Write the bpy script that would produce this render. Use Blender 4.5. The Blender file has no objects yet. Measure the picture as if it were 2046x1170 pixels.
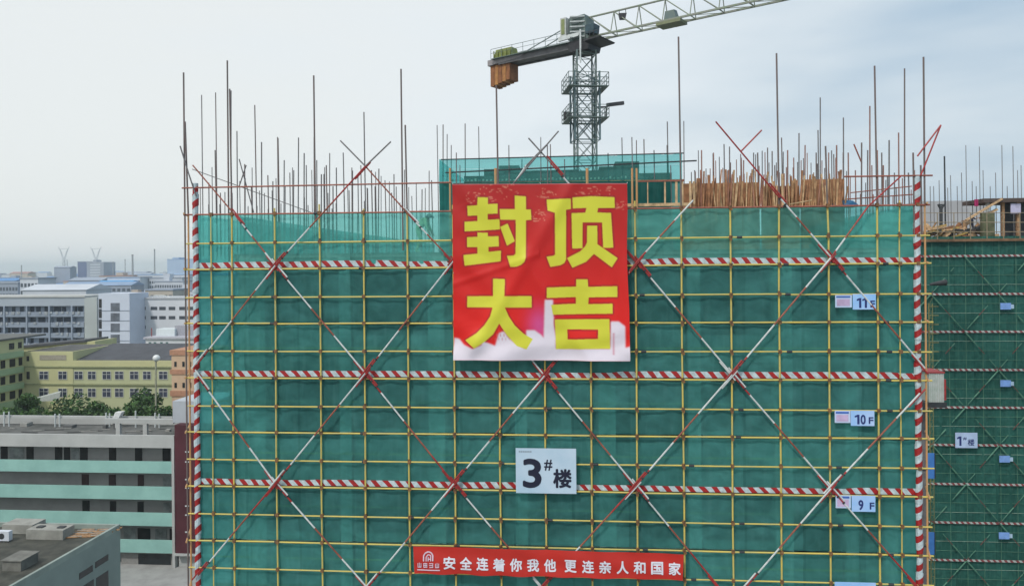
import bpy, math, random
import numpy as np
from mathutils import Matrix, Vector
R = math.radians
rnd = random.Random(7)
sc = bpy.context.scene
COL = sc.collection

# ------------------------------------------------------------------ camera
F = 1500.0                      # focal length in photo pixels (photo 2046 x 1170)
TH = R(4.57); ROLL = R(0.47); HOR = 533.6
CAM = Vector((0, -24.09, 38.0))
fw = Vector((-math.sin(TH), math.cos(TH), 0)); rt0 = Vector((math.cos(TH), math.sin(TH), 0)); up0 = Vector((0, 0, 1))
rt = rt0*math.cos(ROLL) - up0*math.sin(ROLL); up = rt0*math.sin(ROLL) + up0*math.cos(ROLL)
cam = bpy.data.cameras.new('camera'); camo = bpy.data.objects.new('camera', cam); COL.objects.link(camo)
Mx = Matrix((rt, up, -fw)).transposed().to_4x4(); Mx.translation = CAM
camo.matrix_world = Mx
cam.sensor_width = 36; cam.lens = 36*F/2046; cam.shift_y = (HOR-585)/2046
cam.clip_start = 0.5; cam.clip_end = 20000
sc.camera = camo

def ray(px, py): return rt*((px-1023)/F) + up*((HOR-py)/F) + fw
def P(px, py, Y):               # point on the world plane y = Y seen at a photo pixel
    d = ray(px, py); t = (Y-CAM.y)/d.y
    return CAM + d*t
def PD(px, py, depth): return CAM + ray(px, py)*depth
def Pz(px, py, z):
    d = ray(px, py); return CAM + d*((z-CAM.z)/d.z)
def X(px, Y, py=700): return P(px, py, Y).x
def Z(py, Y, px=1000): return P(px, py, Y).z

# ------------------------------------------------------------------ world, sun
SUN_EL, SUN_AZ = R(50), R(205)
w = bpy.data.worlds.new("World"); sc.world = w; w.use_nodes = True
nt = w.node_tree; nt.nodes.clear()
def N(t, typ, **kw):
    n = t.nodes.new(typ)
    for k, v in kw.items(): setattr(n, k, v)
    return n
sky = N(nt, 'ShaderNodeTexSky', sky_type='NISHITA'); sky.sun_disc = False
sky.sun_elevation = SUN_EL; sky.sun_rotation = SUN_AZ; sky.air_density = 1.5; sky.dust_density = 3
b1 = N(nt, 'ShaderNodeBackground'); b1.inputs[1].default_value = 0.10
b2 = N(nt, 'ShaderNodeBackground'); b2.inputs[1].default_value = 1.04
tc = N(nt, 'ShaderNodeTexCoord'); mp = N(nt, 'ShaderNodeMapping'); mp.inputs['Scale'].default_value = (1.2, 1.2, 5)
nz = N(nt, 'ShaderNodeTexNoise'); nz.inputs['Scale'].default_value = 1.9; nz.inputs['Detail'].default_value = 4; nz.inputs['Roughness'].default_value = .45
sep = N(nt, 'ShaderNodeSeparateXYZ')
cr = N(nt, 'ShaderNodeValToRGB')
# cloud sheet: pale grey white to the left and ahead, thinner and bluer to the right
cr.color_ramp.elements[0].position = 0.0; cr.color_ramp.elements[0].color = (.87, .905, .905, 1)
cr.color_ramp.elements[1].position = .86; cr.color_ramp.elements[1].color = (.38, .53, .68, 1)
e = cr.color_ramp.elements.new(.40); e.color = (.84, .90, .94, 1)
e = cr.color_ramp.elements.new(.62); e.color = (.68, .77, .84, 1)
ma = N(nt, 'ShaderNodeMath', operation='MULTIPLY_ADD'); ma.inputs[1].default_value = .80; ma.inputs[2].default_value = -.13
ad = N(nt, 'ShaderNodeMath', operation='MULTIPLY_ADD'); ad.inputs[1].default_value = .95
mx = N(nt, 'ShaderNodeMixShader'); mx.inputs[0].default_value = .88
out = N(nt, 'ShaderNodeOutputWorld')
L = nt.links.new
L(tc.outputs['Generated'], mp.inputs[0]); L(mp.outputs[0], nz.inputs[0]); L(tc.outputs['Generated'], sep.inputs[0])
L(sep.outputs[0], ma.inputs[0]); L(nz.outputs['Fac'], ad.inputs[0]); L(ma.outputs[0], ad.inputs[2]); L(ad.outputs[0], cr.inputs[0])
L(cr.outputs[0], b2.inputs[0]); L(sky.outputs[0], b1.inputs[0])
L(b1.outputs[0], mx.inputs[1]); L(b2.outputs[0], mx.inputs[2]); L(mx.outputs[0], out.inputs[0])
sl = bpy.data.lights.new('sun', 'SUN'); sl.energy = 2.0; sl.angle = R(5); sl.color = (1, .96, .9)
so = bpy.data.objects.new('sun', sl); COL.objects.link(so)
sd = Vector((math.sin(SUN_AZ)*math.cos(SUN_EL), math.cos(SUN_AZ)*math.cos(SUN_EL), math.sin(SUN_EL)))
so.rotation_euler = (-sd).to_track_quat('-Z', 'Y').to_euler()
so['kind'] = 'helper'
sc.view_settings.view_transform = 'Standard'; sc.view_settings.look = 'None'
sc.view_settings.exposure = 0.0; sc.view_settings.gamma = 1
sc.cycles.max_bounces = 6; sc.cycles.diffuse_bounces = 3; sc.cycles.transparent_max_bounces = 14
sc.cycles.glossy_bounces = 2; sc.cycles.transmission_bounces = 3; sc.cycles.volume_bounces = 1
sc.cycles.caustics_reflective = False; sc.cycles.caustics_refractive = False

# ------------------------------------------------------------------ materials
def s2l(c):
    return tuple(((v/255)/12.92 if v/255 <= .04045 else ((v/255+.055)/1.055)**2.4) for v in c)
MATS = {}
def mat(name, col, rough=.8, var=.15, scale=3.0, bump=0.0, metal=0.0, col2=None, coat=0):
    if name in MATS: return MATS[name]
    m = bpy.data.materials.new(name); m.use_nodes = True; t = m.node_tree; b = t.nodes['Principled BSDF']
    b.inputs['Roughness'].default_value = rough; b.inputs['Metallic'].default_value = metal
    c2 = col2 or tuple(max(0, v*(1-var*2)) for v in col)
    tcn = N(t, 'ShaderNodeTexCoord'); n = N(t, 'ShaderNodeTexNoise')
    n.inputs['Scale'].default_value = scale; n.inputs['Detail'].default_value = 5; n.inputs['Roughness'].default_value = .6
    r = N(t, 'ShaderNodeValToRGB'); r.color_ramp.elements[0].position = .3; r.color_ramp.elements[1].position = .62
    r.color_ramp.elements[0].color = (*c2, 1); r.color_ramp.elements[1].color = (*col, 1)
    t.links.new(tcn.outputs['Object'], n.inputs[0]); t.links.new(n.outputs['Fac'], r.inputs[0]); t.links.new(r.outputs[0], b.inputs['Base Color'])
    if bump:
        bp = N(t, 'ShaderNodeBump'); bp.inputs['Strength'].default_value = bump; bp.inputs['Distance'].default_value = .03
        t.links.new(n.outputs['Fac'], bp.inputs['Height']); t.links.new(bp.outputs[0], b.inputs['Normal'])
    MATS[name] = m; return m

def stripe_mat(name, ax, k, period, red=(.36, .012, .014), wh=(.50, .60, .64), frac=.47):
    m = bpy.data.materials.new(name); m.use_nodes = True; t = m.node_tree; b = t.nodes['Principled BSDF']
    b.inputs['Roughness'].default_value = .6
    tcn = N(t, 'ShaderNodeTexCoord'); s = N(t, 'ShaderNodeSeparateXYZ'); t.links.new(tcn.outputs['Object'], s.inputs[0])
    n = N(t, 'ShaderNodeTexNoise'); n.inputs['Scale'].default_value = 1.3; t.links.new(tcn.outputs['Object'], n.inputs[0])
    a = N(t, 'ShaderNodeMath', operation='MULTIPLY'); a.inputs[1].default_value = k
    add = N(t, 'ShaderNodeMath', operation='ADD'); ad2 = N(t, 'ShaderNodeMath', operation='MULTIPLY_ADD'); ad2.inputs[1].default_value = .16
    if ax == 'x': t.links.new(s.outputs[2], a.inputs[0]); t.links.new(s.outputs[0], add.inputs[0])
    else: t.links.new(s.outputs[0], a.inputs[0]); t.links.new(s.outputs[2], add.inputs[0])
    t.links.new(a.outputs[0], add.inputs[1]); t.links.new(n.outputs['Fac'], ad2.inputs[0]); t.links.new(add.outputs[0], ad2.inputs[2])
    d = N(t, 'ShaderNodeMath', operation='DIVIDE'); d.inputs[1].default_value = period; t.links.new(ad2.outputs[0], d.inputs[0])
    f = N(t, 'ShaderNodeMath', operation='FRACT'); t.links.new(d.outputs[0], f.inputs[0])
    c = N(t, 'ShaderNodeMath', operation='LESS_THAN'); c.inputs[1].default_value = frac; t.links.new(f.outputs[0], c.inputs[0])
    n2 = N(t, 'ShaderNodeTexNoise'); n2.inputs['Scale'].default_value = 9; t.links.new(tcn.outputs['Object'], n2.inputs[0])
    mr = N(t, 'ShaderNodeMapRange'); mr.inputs[1].default_value = .3; mr.inputs[2].default_value = .7; mr.inputs[3].default_value = .72; mr.inputs[4].default_value = 1.08
    t.links.new(n2.outputs['Fac'], mr.inputs[0])
    mi = N(t, 'ShaderNodeMix', data_type='RGBA'); mi.inputs[6].default_value = (*wh, 1); mi.inputs[7].default_value = (*red, 1)
    t.links.new(c.outputs[0], mi.inputs[0])
    mu = N(t, 'ShaderNodeMix', data_type='RGBA', blend_type='MULTIPLY'); mu.inputs[0].default_value = 1
    t.links.new(mi.outputs[2], mu.inputs[6]); t.links.new(mr.outputs[0], mu.inputs[7]); t.links.new(mu.outputs[2], b.inputs['Base Color'])
    return m

def net_mat(name, col, open0=.18, open1=.42, tint=(.25, .62, .55), bump=.6, rows=True):
    """fine woven mesh: part of the light goes straight through the holes, the rest is scattered by the threads"""
    m = bpy.data.materials.new(name); m.use_nodes = True; t = m.node_tree; t.nodes.clear()
    o = N(t, 'ShaderNodeOutputMaterial'); tr = N(t, 'ShaderNodeBsdfTransparent'); df = N(t, 'ShaderNodeBsdfDiffuse'); tl = N(t, 'ShaderNodeBsdfTranslucent')
    tr.inputs[0].default_value = (*tint, 1)
    tcn = N(t, 'ShaderNodeTexCoord')
    n = N(t, 'ShaderNodeTexNoise'); n.inputs['Scale'].default_value = .55; n.inputs['Detail'].default_value = 4; n.inputs['Distortion'].default_value = .6
    mpp = N(t, 'ShaderNodeMapping'); mpp.inputs['Scale'].default_value = (1, 1, 1.6)
    t.links.new(tcn.outputs['Object'], mpp.inputs[0]); t.links.new(mpp.outputs[0], n.inputs[0])
    n2 = N(t, 'ShaderNodeTexNoise'); n2.inputs['Scale'].default_value = 1.5; n2.inputs['Detail'].default_value = 3; n2.inputs['Roughness'].default_value = .5; n2.inputs['Distortion'].default_value = 1.0
    mp3 = N(t, 'ShaderNodeMapping'); mp3.inputs['Scale'].default_value = (.9, 1, 1.2); mp3.inputs['Rotation'].default_value = (0, .5, 0)
    t.links.new(tcn.outputs['Object'], mp3.inputs[0]); t.links.new(mp3.outputs[0], n2.inputs[0])
    mr = N(t, 'ShaderNodeMapRange'); mr.inputs[1].default_value = .3; mr.inputs[2].default_value = .7; mr.inputs[3].default_value = open0; mr.inputs[4].default_value = open1
    t.links.new(n.outputs['Fac'], mr.inputs[0])
    r = N(t, 'ShaderNodeValToRGB'); r.color_ramp.elements[0].position = .28; r.color_ramp.elements[1].position = .75
    r.color_ramp.elements[0].color = (*[v*.80 for v in col], 1); r.color_ramp.elements[1].color = (*[min(1, v*1.2) for v in col], 1)
    t.links.new(n2.outputs['Fac'], r.inputs[0])
    # sheets 1.8 m wide: each a slightly different dye and dustiness, doubled and darker where they lap
    sp = N(t, 'ShaderNodeSeparateXYZ'); t.links.new(tcn.outputs['Object'], sp.inputs[0])
    wob = N(t, 'ShaderNodeTexNoise'); wob.inputs['Scale'].default_value = .7; t.links.new(tcn.outputs['Object'], wob.inputs[0])
    xx = N(t, 'ShaderNodeMath', operation='MULTIPLY_ADD'); xx.inputs[1].default_value = .12; t.links.new(wob.outputs['Fac'], xx.inputs[0]); t.links.new(sp.outputs[0], xx.inputs[2])
    dv = N(t, 'ShaderNodeMath', operation='DIVIDE'); dv.inputs[1].default_value = 1.8; t.links.new(xx.outputs[0], dv.inputs[0])
    fl = N(t, 'ShaderNodeMath', operation='FLOOR'); t.links.new(dv.outputs[0], fl.inputs[0]); fr_ = N(t, 'ShaderNodeMath', operation='FRACT'); t.links.new(dv.outputs[0], fr_.inputs[0])
    zf = N(t, 'ShaderNodeMath', operation='MULTIPLY_ADD'); zf.inputs[1].default_value = 1/1.8; zf.inputs[2].default_value = .45; t.links.new(sp.outputs[2], zf.inputs[0])
    zfl = N(t, 'ShaderNodeMath', operation='FLOOR'); t.links.new(zf.outputs[0], zfl.inputs[0])
    cb_ = N(t, 'ShaderNodeCombineXYZ'); t.links.new(fl.outputs[0], cb_.inputs[0]); t.links.new(zfl.outputs[0], cb_.inputs[2])
    wn = N(t, 'ShaderNodeTexWhiteNoise'); t.links.new(cb_.outputs[0], wn.inputs[0])
    pm = N(t, 'ShaderNodeMapRange'); pm.inputs[3].default_value = .84; pm.inputs[4].default_value = 1.14; t.links.new(wn.outputs['Value'], pm.inputs[0])
    ls = N(t, 'ShaderNodeMath', operation='LESS_THAN'); ls.inputs[1].default_value = .045; t.links.new(fr_.outputs[0], ls.inputs[0])
    lm = N(t, 'ShaderNodeMath', operation='MULTIPLY_ADD'); lm.inputs[1].default_value = -.13; lm.inputs[2].default_value = 1; t.links.new(ls.outputs[0], lm.inputs[0])
    # dust streaks running down the cloth
    ds = N(t, 'ShaderNodeTexNoise'); ds.inputs['Scale'].default_value = 3; ds.inputs['Detail'].default_value = 4; mpd = N(t, 'ShaderNodeMapping'); mpd.inputs['Scale'].default_value = (1.6, 1, .22)
    t.links.new(tcn.outputs['Object'], mpd.inputs[0]); t.links.new(mpd.outputs[0], ds.inputs[0])
    dr = N(t, 'ShaderNodeMapRange'); dr.inputs[1].default_value = .52; dr.inputs[2].default_value = .75; dr.inputs[3].default_value = 0; dr.inputs[4].default_value = .30; t.links.new(ds.outputs['Fac'], dr.inputs[0])
    mlt = N(t, 'ShaderNodeMath', operation='MULTIPLY'); t.links.new(pm.outputs[0], mlt.inputs[0]); t.links.new(lm.outputs[0], mlt.inputs[1])
    cm_ = N(t, 'ShaderNodeMix', data_type='RGBA', blend_type='MULTIPLY'); cm_.inputs[0].default_value = 1; t.links.new(r.outputs[0], cm_.inputs[6]); t.links.new(mlt.outputs[0], cm_.inputs[7])
    du = N(t, 'ShaderNodeMix', data_type='RGBA'); du.inputs[7].default_value = (*[min(1, v*1.25+.07) for v in col], 1); t.links.new(dr.outputs[0], du.inputs[0]); t.links.new(cm_.outputs[2], du.inputs[6])
    t.links.new(du.outputs[2], df.inputs[0]); t.links.new(du.outputs[2], tl.inputs[0])
    bp = N(t, 'ShaderNodeBump'); bp.inputs['Strength'].default_value = bump; bp.inputs['Distance'].default_value = .05
    t.links.new(n2.outputs['Fac'], bp.inputs['Height']); t.links.new(bp.outputs[0], df.inputs['Normal'])
    m1 = N(t, 'ShaderNodeMixShader'); m1.inputs[0].default_value = .50; t.links.new(df.outputs[0], m1.inputs[1]); t.links.new(tl.outputs[0], m1.inputs[2])
    m2 = N(t, 'ShaderNodeMixShader'); t.links.new(mr.outputs[0], m2.inputs[0]); t.links.new(m1.outputs[0], m2.inputs[1]); t.links.new(tr.outputs[0], m2.inputs[2])
    t.links.new(m2.outputs[0], o.inputs[0]); MATS[name] = m
    return m

NET = net_mat('green_net', (.120, .405, .390), .30, .46, (.40, .82, .80))
NETT = net_mat('backlit_green_net', (.17, .55, .50), .36, .56, (.38, .84, .80))  # top strip's net: brightness of the sky behind it mixed into the colour
NET2 = net_mat('dark_green_net', (.06, .22, .185), .08, .20, (.2, .5, .42))
NET3 = net_mat('thin_green_net', (.10, .42, .40), .52, .66, (.42, .84, .84))
YEL = mat('yellow_pipe', (.64, .50, .11), .5, .2, 1.7, col2=(.46, .42, .16))
ORG = mat('orange_pipe', (.55, .27, .10), .55, .2, 6, col2=(.42, .30, .16))
RUST = mat('rusty_pipe', (.13, .115, .11), .6, .2, 2, col2=(.16, .105, .10))
GREYP = mat('grey_pipe', (.17, .16, .165), .55, .2, 5)
REDP = mat('red_pipe', (.38, .03, .03), .5, .25, 5)
RORG = mat('red_brown_pipe', (.33, .10, .065), .55, .25, 5)
WHP = mat('white_pipe', (.62, .66, .66), .5, .15, 5)
DARK = mat('dark_metal', (.035, .04, .045), .6, .2, 5)
CLAMP = mat('clamp', (.10, .055, .03), .7, .3, 9, col2=(.30, .15, .05))
CONC = mat('concrete', (.33, .33, .31), .9, .18, 1.2, .3)
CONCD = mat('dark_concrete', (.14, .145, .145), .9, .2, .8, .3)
PLY = mat('brown_formwork_ply', (.36, .17, .08), .8, .3, 2.5)
TIM = mat('timber_batten', (.66, .44, .25), .8, .28, 5)
TIM2 = mat('weathered_timber', (.46, .27, .14), .8, .3, 5)

# ------------------------------------------------------------------ mesh builder
class MB:
    def __init__(s): s.v = []; s.f = []; s.m = []
    def face(s, pts, mi=0):
        i = len(s.v); s.v += [tuple(p) for p in pts]; s.f.append(tuple(range(i, i+len(pts)))); s.m.append(mi)
    def hexa(s, p, mi=0):          # 8 corners: bottom 0-3, top 4-7
        i = len(s.v); s.v += [tuple(q) for q in p]
        for f in ((0,3,2,1),(4,5,6,7),(0,1,5,4),(1,2,6,5),(2,3,7,6),(3,0,4,7)):
            s.f.append(tuple(i+k for k in f)); s.m.append(mi)
        return s
    def box(s, x0, y0, z0, x1, y1, z1, mi=0):
        x0, x1 = sorted((x0, x1)); y0, y1 = sorted((y0, y1)); z0, z1 = sorted((z0, z1))
        return s.hexa([(x0,y0,z0),(x1,y0,z0),(x1,y1,z0),(x0,y1,z0),(x0,y0,z1),(x1,y0,z1),(x1,y1,z1),(x0,y1,z1)], mi)
    def tube(s, a, b, r, n=6, mi=0, r2=None, cap=True):
        a = Vector(a); b = Vector(b); d = (b-a)
        if d.length < 1e-6: return s
        d.normalize(); u = d.orthogonal().normalized(); v = d.cross(u); r2 = r if r2 is None else r2
        i = len(s.v)
        for q, rr in ((a, r), (b, r2)):
            for k in range(n):
                t = 2*math.pi*k/n; s.v.append(tuple(q + (u*math.cos(t)+v*math.sin(t))*rr))
        for k in range(n):
            s.f.append((i+k, i+(k+1) % n, i+n+(k+1) % n, i+n+k)); s.m.append(mi)
        if cap:
            s.f.append(tuple(i+k for k in reversed(range(n)))); s.m.append(mi)
            s.f.append(tuple(i+n+k for k in range(n))); s.m.append(mi)
        return s
    def bar(s, a, b, w, h=None, mi=0):   # square bar
        a = Vector(a); b = Vector(b); d = (b-a).normalized(); h = w if h is None else h
        ref = Vector((0,0,1)) if abs(d.z) < .95 else Vector((1,0,0))
        u = d.cross(ref).normalized()*w/2; v = u.cross(d).normalized()*h/2
        return s.hexa([a-u-v, a+u-v, b+u-v, b-u-v, a-u+v, a+u+v, b+u+v, b-u+v], mi)
    def seg(s, a, b, r, L_, mats, phase=0, n=6, jit=0):  # tube painted in alternating lengths
        a = Vector(a); b = Vector(b); tot = (b-a).length; d = (b-a)/tot; p = -phase*L_; k = 0
        while p < tot:
            q = p + L_*(1+rnd.uniform(-jit, jit)); x0 = max(p, 0); x1 = min(q, tot)
            if x1 > x0: s.tube(a+d*x0, a+d*x1, r, n, mats[k % len(mats)])
            p = q; k += 1
        return s
    def build(s, name, ms, parent=None, smooth=False):
        me = bpy.data.meshes.new(name); me.from_pydata(s.v, [], s.f)
        ms = ms if isinstance(ms, (list, tuple)) else [ms]
        for m in ms: me.materials.append(m)
        if any(s.m): me.polygons.foreach_set('material_index', s.m)
        if smooth: me.polygons.foreach_set('use_smooth', [True]*len(s.f))
        me.update()
        o = bpy.data.objects.new(name, me); COL.objects.link(o)
        if parent is not None:
            o.parent = parent; o.matrix_parent_inverse = Matrix.Translation(-parent.location) if parent.type == 'EMPTY' else Matrix.Identity(4)
        return o
def tag(o, label, cat, group=None, kind=None):
    if label: o['label'] = label
    if cat: o['category'] = cat
    if group: o['group'] = group
    if kind: o['kind'] = kind
    return o
def thing(name, label, cat, loc, group=None):
    o = bpy.data.objects.new(name, None); COL.objects.link(o); o.location = loc; o.empty_display_size = .3
    bpy.context.view_layer.update()
    return tag(o, label, cat, group)
def struct(o): o['kind'] = 'structure'; return o

def text_mesh(body, bold=0.0, extrude=0.0):
    cu = bpy.data.curves.new('t', 'FONT'); cu.body = body; cu.size = 1; cu.offset = bold; cu.extrude = extrude; cu.resolution_u = 4
    o = bpy.data.objects.new('t', cu); COL.objects.link(o); bpy.context.view_layer.update()
    me = bpy.data.meshes.new_from_object(o.evaluated_get(bpy.context.evaluated_depsgraph_get()))
    vs = [tuple(v.co) for v in me.vertices]; fs = [tuple(p.vertices) for p in me.polygons]
    bpy.data.objects.remove(o); bpy.data.curves.remove(cu); bpy.data.meshes.remove(me)
    return vs, fs
def lettering(mb, body, x0, z0, x1, z1, Y, bold=0.0, slope=0.0, yf=None, mi=0, keep=False):
    """fit the text's outline into the rectangle x0..x1, z0..z1 of the plane y=Y (facing -y)"""
    vs, fs = text_mesh(body, 0)
    xs = [v[0] for v in vs]; ys = [v[1] for v in vs]; a, b, c, d = min(xs), max(xs), min(ys), max(ys)
    e_ = bold*(z1-z0); x0 += e_; x1 -= e_; z0 += e_; z1 -= e_     # heavier strokes: shifted layers, a millimetre apart
    sh = [(0, 0), (1, 0), (-1, 0), (0, 1), (0, -1), (.7, .7), (-.7, .7), (.7, -.7), (-.7, -.7)] if bold else [(0, 0)]
    for n_, (ex, ez) in enumerate(sh):
        i = len(mb.v)
        for v in vs:
            x = x0+(v[0]-a)/(b-a)*(x1-x0)+ex*e_; z = z0+(v[1]-c)/(d-c)*(z1-z0)+ez*e_
            mb.v.append((x, Y - .001*n_ + (yf(x, z) if yf else 0), z))
        for f in fs: mb.f.append(tuple(i+k for k in f)); mb.m.append(mi)

# ------------------------------------------------------------------ ground
def ground_mat():
    m = bpy.data.materials.new('city_ground'); m.use_nodes = True; t = m.node_tree; b = t.nodes['Principled BSDF']; b.inputs['Roughness'].default_value = .95
    tcn = N(t, 'ShaderNodeTexCoord'); n = N(t, 'ShaderNodeTexNoise'); n.inputs['Scale'].default_value = .012; n.inputs['Detail'].default_value = 8; n.inputs['Roughness'].default_value = .7
    r = N(t, 'ShaderNodeValToRGB'); r.color_ramp.elements[0].position = .42; r.color_ramp.elements[0].color = (.05, .09, .035, 1)
    r.color_ramp.elements[1].position = .52; r.color_ramp.elements[1].color = (.22, .22, .21, 1)
    t.links.new(tcn.outputs['Object'], n.inputs[0]); t.links.new(n.outputs['Fac'], r.inputs[0]); t.links.new(r.outputs[0], b.inputs['Base Color'])
    return m
g = MB(); g.face([(-5200, -150, 0), (3600, -150, 0), (3600, 5600, 0), (-5200, 5600, 0)])
struct(g.build('ground', ground_mat()))
g = MB(); g.face([(-75, -60, .02), (-16, -60, .02), (-16, 92, .02), (-75, 92, .02)])
struct(g.build('pavement', mat('paving', (.36, .36, .35), .9, .12, .6)))

# ================================================================== BUILDING 3 : frame behind the net
XL = X(391, 0); XR = X(1835, 0)
PXS = [391, 425, 466, 552, 641, 728, 816.5, 907, 998, 1088.5, 1180, 1271, 1363.5, 1461, 1558, 1656, 1754, 1799, 1835]
RL = [376, 430, 486, 537, 594, 646, 701, 754, 810, 862, 916, 969, 1024, 1077, 1132, 1186, 1240]
RR = [350, 408, 470, 527, 586, 643, 702, 759, 820, 875, 935, 991, 1051, 1108, 1166, 1224, 1282]
ZR = [(P(400, a, 0).z + P(1840, b, 0).z)/2 for a, b in zip(RL, RR)]
ROOF = ZR[2] - .35         # top of roof slab
BD = 15.0                  # building depth
bx0, bx1 = X(470, 1.2), X(1800, 1.2)
con = thing('concrete_building', 'unfinished concrete tower wrapped in teal net behind the large red banner', 'building', (0, 1.3, 0))
m = MB()
lev = [ROOF - 3.6*k for k in range(0, 11)]
for k, z in enumerate(lev):
    o = MB().box(bx0, 1.2, z-.14, bx1, BD, z).box(bx0, 1.25, z-.62, bx1, 1.55, z-.14)
    o.build('floor_slab', CONC, con)
COLX = [bx0+.35, X(515, 1.2), X(690, 1.2), X(872, 1.2), X(1040, 1.2), X(1212, 1.2), X(1387, 1.2), X(1565, 1.2), X(1700, 1.2), bx1-.35]
for i, x in enumerate(COLX):
    wd = .28 if i in (1, 3, 5, 7) else .2
    MB().box(x-wd, 1.16, 0, x+wd, 1.7, ROOF-.14).build('column', mat('pale_concrete', (.62, .62, .58), .9, .1, 1.5, .2), con)
for k in range(1, 11):
    z = lev[k]
    for a, b in zip(COLX[:-1], COLX[1:]):
        if b-a < 1.2: continue
        h = 1.15 if (k*7+int(b*10)) % 3 else .75
        MB().box(a+.28, 1.3, z, b-.28, 1.5, z+h).build('infill_wall', CONC, con)
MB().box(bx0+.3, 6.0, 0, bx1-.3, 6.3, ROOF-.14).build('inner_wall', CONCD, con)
MB().box(bx0, BD-.2, 0, bx1, BD, ROOF-.15).build('rear_wall', CONC, con)
MB().box(bx0, 1.7, 0, bx0+.2, BD-.2, ROOF-.15).build('side_wall', CONC, con)
MB().box(bx1-.2, 1.7, 0, bx1, BD-.2, ROOF-.15).build('side_wall', CONC, con)

# stair and lift core standing on the roof, stepped top edge
cY = 6.2
core = thing('roof_core', 'stepped dark formwork block on the roof behind the banner, wrapped in net', 'roof block', (X(1120, cY), cY, ROOF))
prof = [(930, 352), (970, 352), (970, 338), (1000, 338), (1000, 331), (1040, 331), (1040, 341), (1160, 341), (1200, 341), (1200, 333), (1232, 333), (1232, 323), (1280, 323), (1280, 346), (1345, 350)]
m = MB()
for (a, ya), (b, yb) in zip(prof[:-1], prof[1:]):
    if b > a: m.box(X(a, cY+1.2), cY+1.2, ROOF, X(b, cY+1.2), cY+6, Z(ya, cY+1.2, a))
m.build('formwork_wall', mat('grey_green_form', (.10, .12, .115), .9, .2, 1.5), core)
m = MB()
for i in range(46):                       # bright slots and plank ends along the working deck
    x = X(905+i*7.7, cY+.6); m.box(x, cY+.6, Z(361, cY+.6), x+.07, cY+.66, Z(361-rnd.choice([3, 4, 5, 2]), cY+.6))
m.build('plank_end', mat('pale_plank', (.6, .58, .5), .9), core)
MB().box(X(885, cY), cY+.2, Z(366, cY), X(1372, cY), cY+1.1, Z(363, cY)).build('deck', TIM, core)

# ------------------------------------------------------------------ nets
def net_sheet(name, a, b, c, d, mt, nu, nv, amp=.04, ties=9, label=None, cat='safety net', group=None, sag=.0, shadow_hem=False):
    """a,b top left/right; c,d bottom left/right; billows inward between the ties"""
    a, b, c, d = map(Vector, (a, b, c, d)); nrm = (b-a).cross(c-a).normalized()
    m = MB(); s1, s2, s3 = [rnd.uniform(0, 6) for _ in range(3)]
    for j in range(nv+1):
        v = j/nv
        for i in range(nu+1):
            u = i/nu; p = (a.lerp(b, u)).lerp(c.lerp(d, u), v)
            bil = abs(math.sin(math.pi*u*ties)) * math.sin(math.pi*v)**.7
            o = amp*(.8*bil + .5*math.sin(u*ties*5.1+s1+3*v)*math.sin(v*7+s2) + .35*math.sin(u*ties*11+s3-v*9))
            p = p - nrm*abs(o)*1.0
            if j == 0 and sag: p.z -= sag*abs(math.sin(math.pi*u*ties))*rnd.uniform(.5, 1)
            m.v.append(tuple(p))
    for j in range(nv):
        for i in range(nu):
            q = j*(nu+1)+i; m.f.append((q, q+nu+1, q+nu+2, q+1)); m.m.append(0)
    o = m.build(name, mt, smooth=True)
    if shadow_hem:
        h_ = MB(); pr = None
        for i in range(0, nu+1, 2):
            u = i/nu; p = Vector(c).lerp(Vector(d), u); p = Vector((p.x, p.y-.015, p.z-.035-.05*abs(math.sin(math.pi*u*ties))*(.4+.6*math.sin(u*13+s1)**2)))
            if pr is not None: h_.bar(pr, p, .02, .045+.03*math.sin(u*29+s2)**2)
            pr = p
        h_.build('shadow_hem', mat('net_hem_shadow', (.012, .07, .06), .9, .2, 4), o)  # rolled net overlap; its dark colour paints the shadow line under the ledger
    return tag(o, label, cat, group)
NY = .085
def ZA(i, px): # height of ledger i
    return ZR[i]
bands = [(1, 3, 'light teal net strip above the topmost red and white board row'),
         (3, 5, 'teal net strip directly under the topmost striped board row'),
         (5, 7, 'teal net strip directly above the middle striped board row'),
         (7, 9, 'teal net strip directly under the middle striped board row'),
         (9, 11, 'teal net strip directly above the lowest striped board row, behind the number sign'),
         (11, 13, 'teal net strip directly under the lowest striped board row'),
         (13, 16, 'teal net strip at the bottom edge behind the long slogan banner')]
for i, j, lb in bands:
    net_sheet('safety_net', (XL-.02, NY, ZR[i]), (XR+.02, NY, ZR[i]), (XL-.02, NY, ZR[j]+.03), (XR+.02, NY, ZR[j]+.03), NETT if i == 1 else NET, 300, 16, .055, 17, lb, sag=.05 if i > 1 else 0, shadow_hem=True)
net_sheet('safety_net', (XL, 1, ZR[16]+.02), (XR, 1, ZR[16]+.02), (XL, 1, .2), (XR, 1, .2), NET, 60, 30, .05, 17, 'teal net hanging below the bottom edge of the picture on the wrapped tower') if False else None
o = net_sheet('safety_net', (XL, NY, ZR[16]+.02), (XR, NY, ZR[16]+.02), (XL, NY, .2), (XR, NY, .2), NET, 60, 30, .05, 17, 'teal net covering the lowest storeys of the wrapped tower')
net_sheet('safety_net', (XL-.02, BD+1, ZR[1]), (XL-.02, NY, ZR[1]), (XL-.02, BD+1, .2), (XL-.02, NY, .2), NET3, 60, 60, .05, 10, 'teal net closing the left flank of the wrapped tower')
net_sheet('safety_net', (XR+.02, NY, ZR[1]), (XR+.02, BD+1, ZR[1]), (XR+.02, NY, .2), (XR+.02, BD+1, .2), NET, 60, 60, .05, 10, 'teal net closing the right flank of the wrapped tower')
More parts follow.
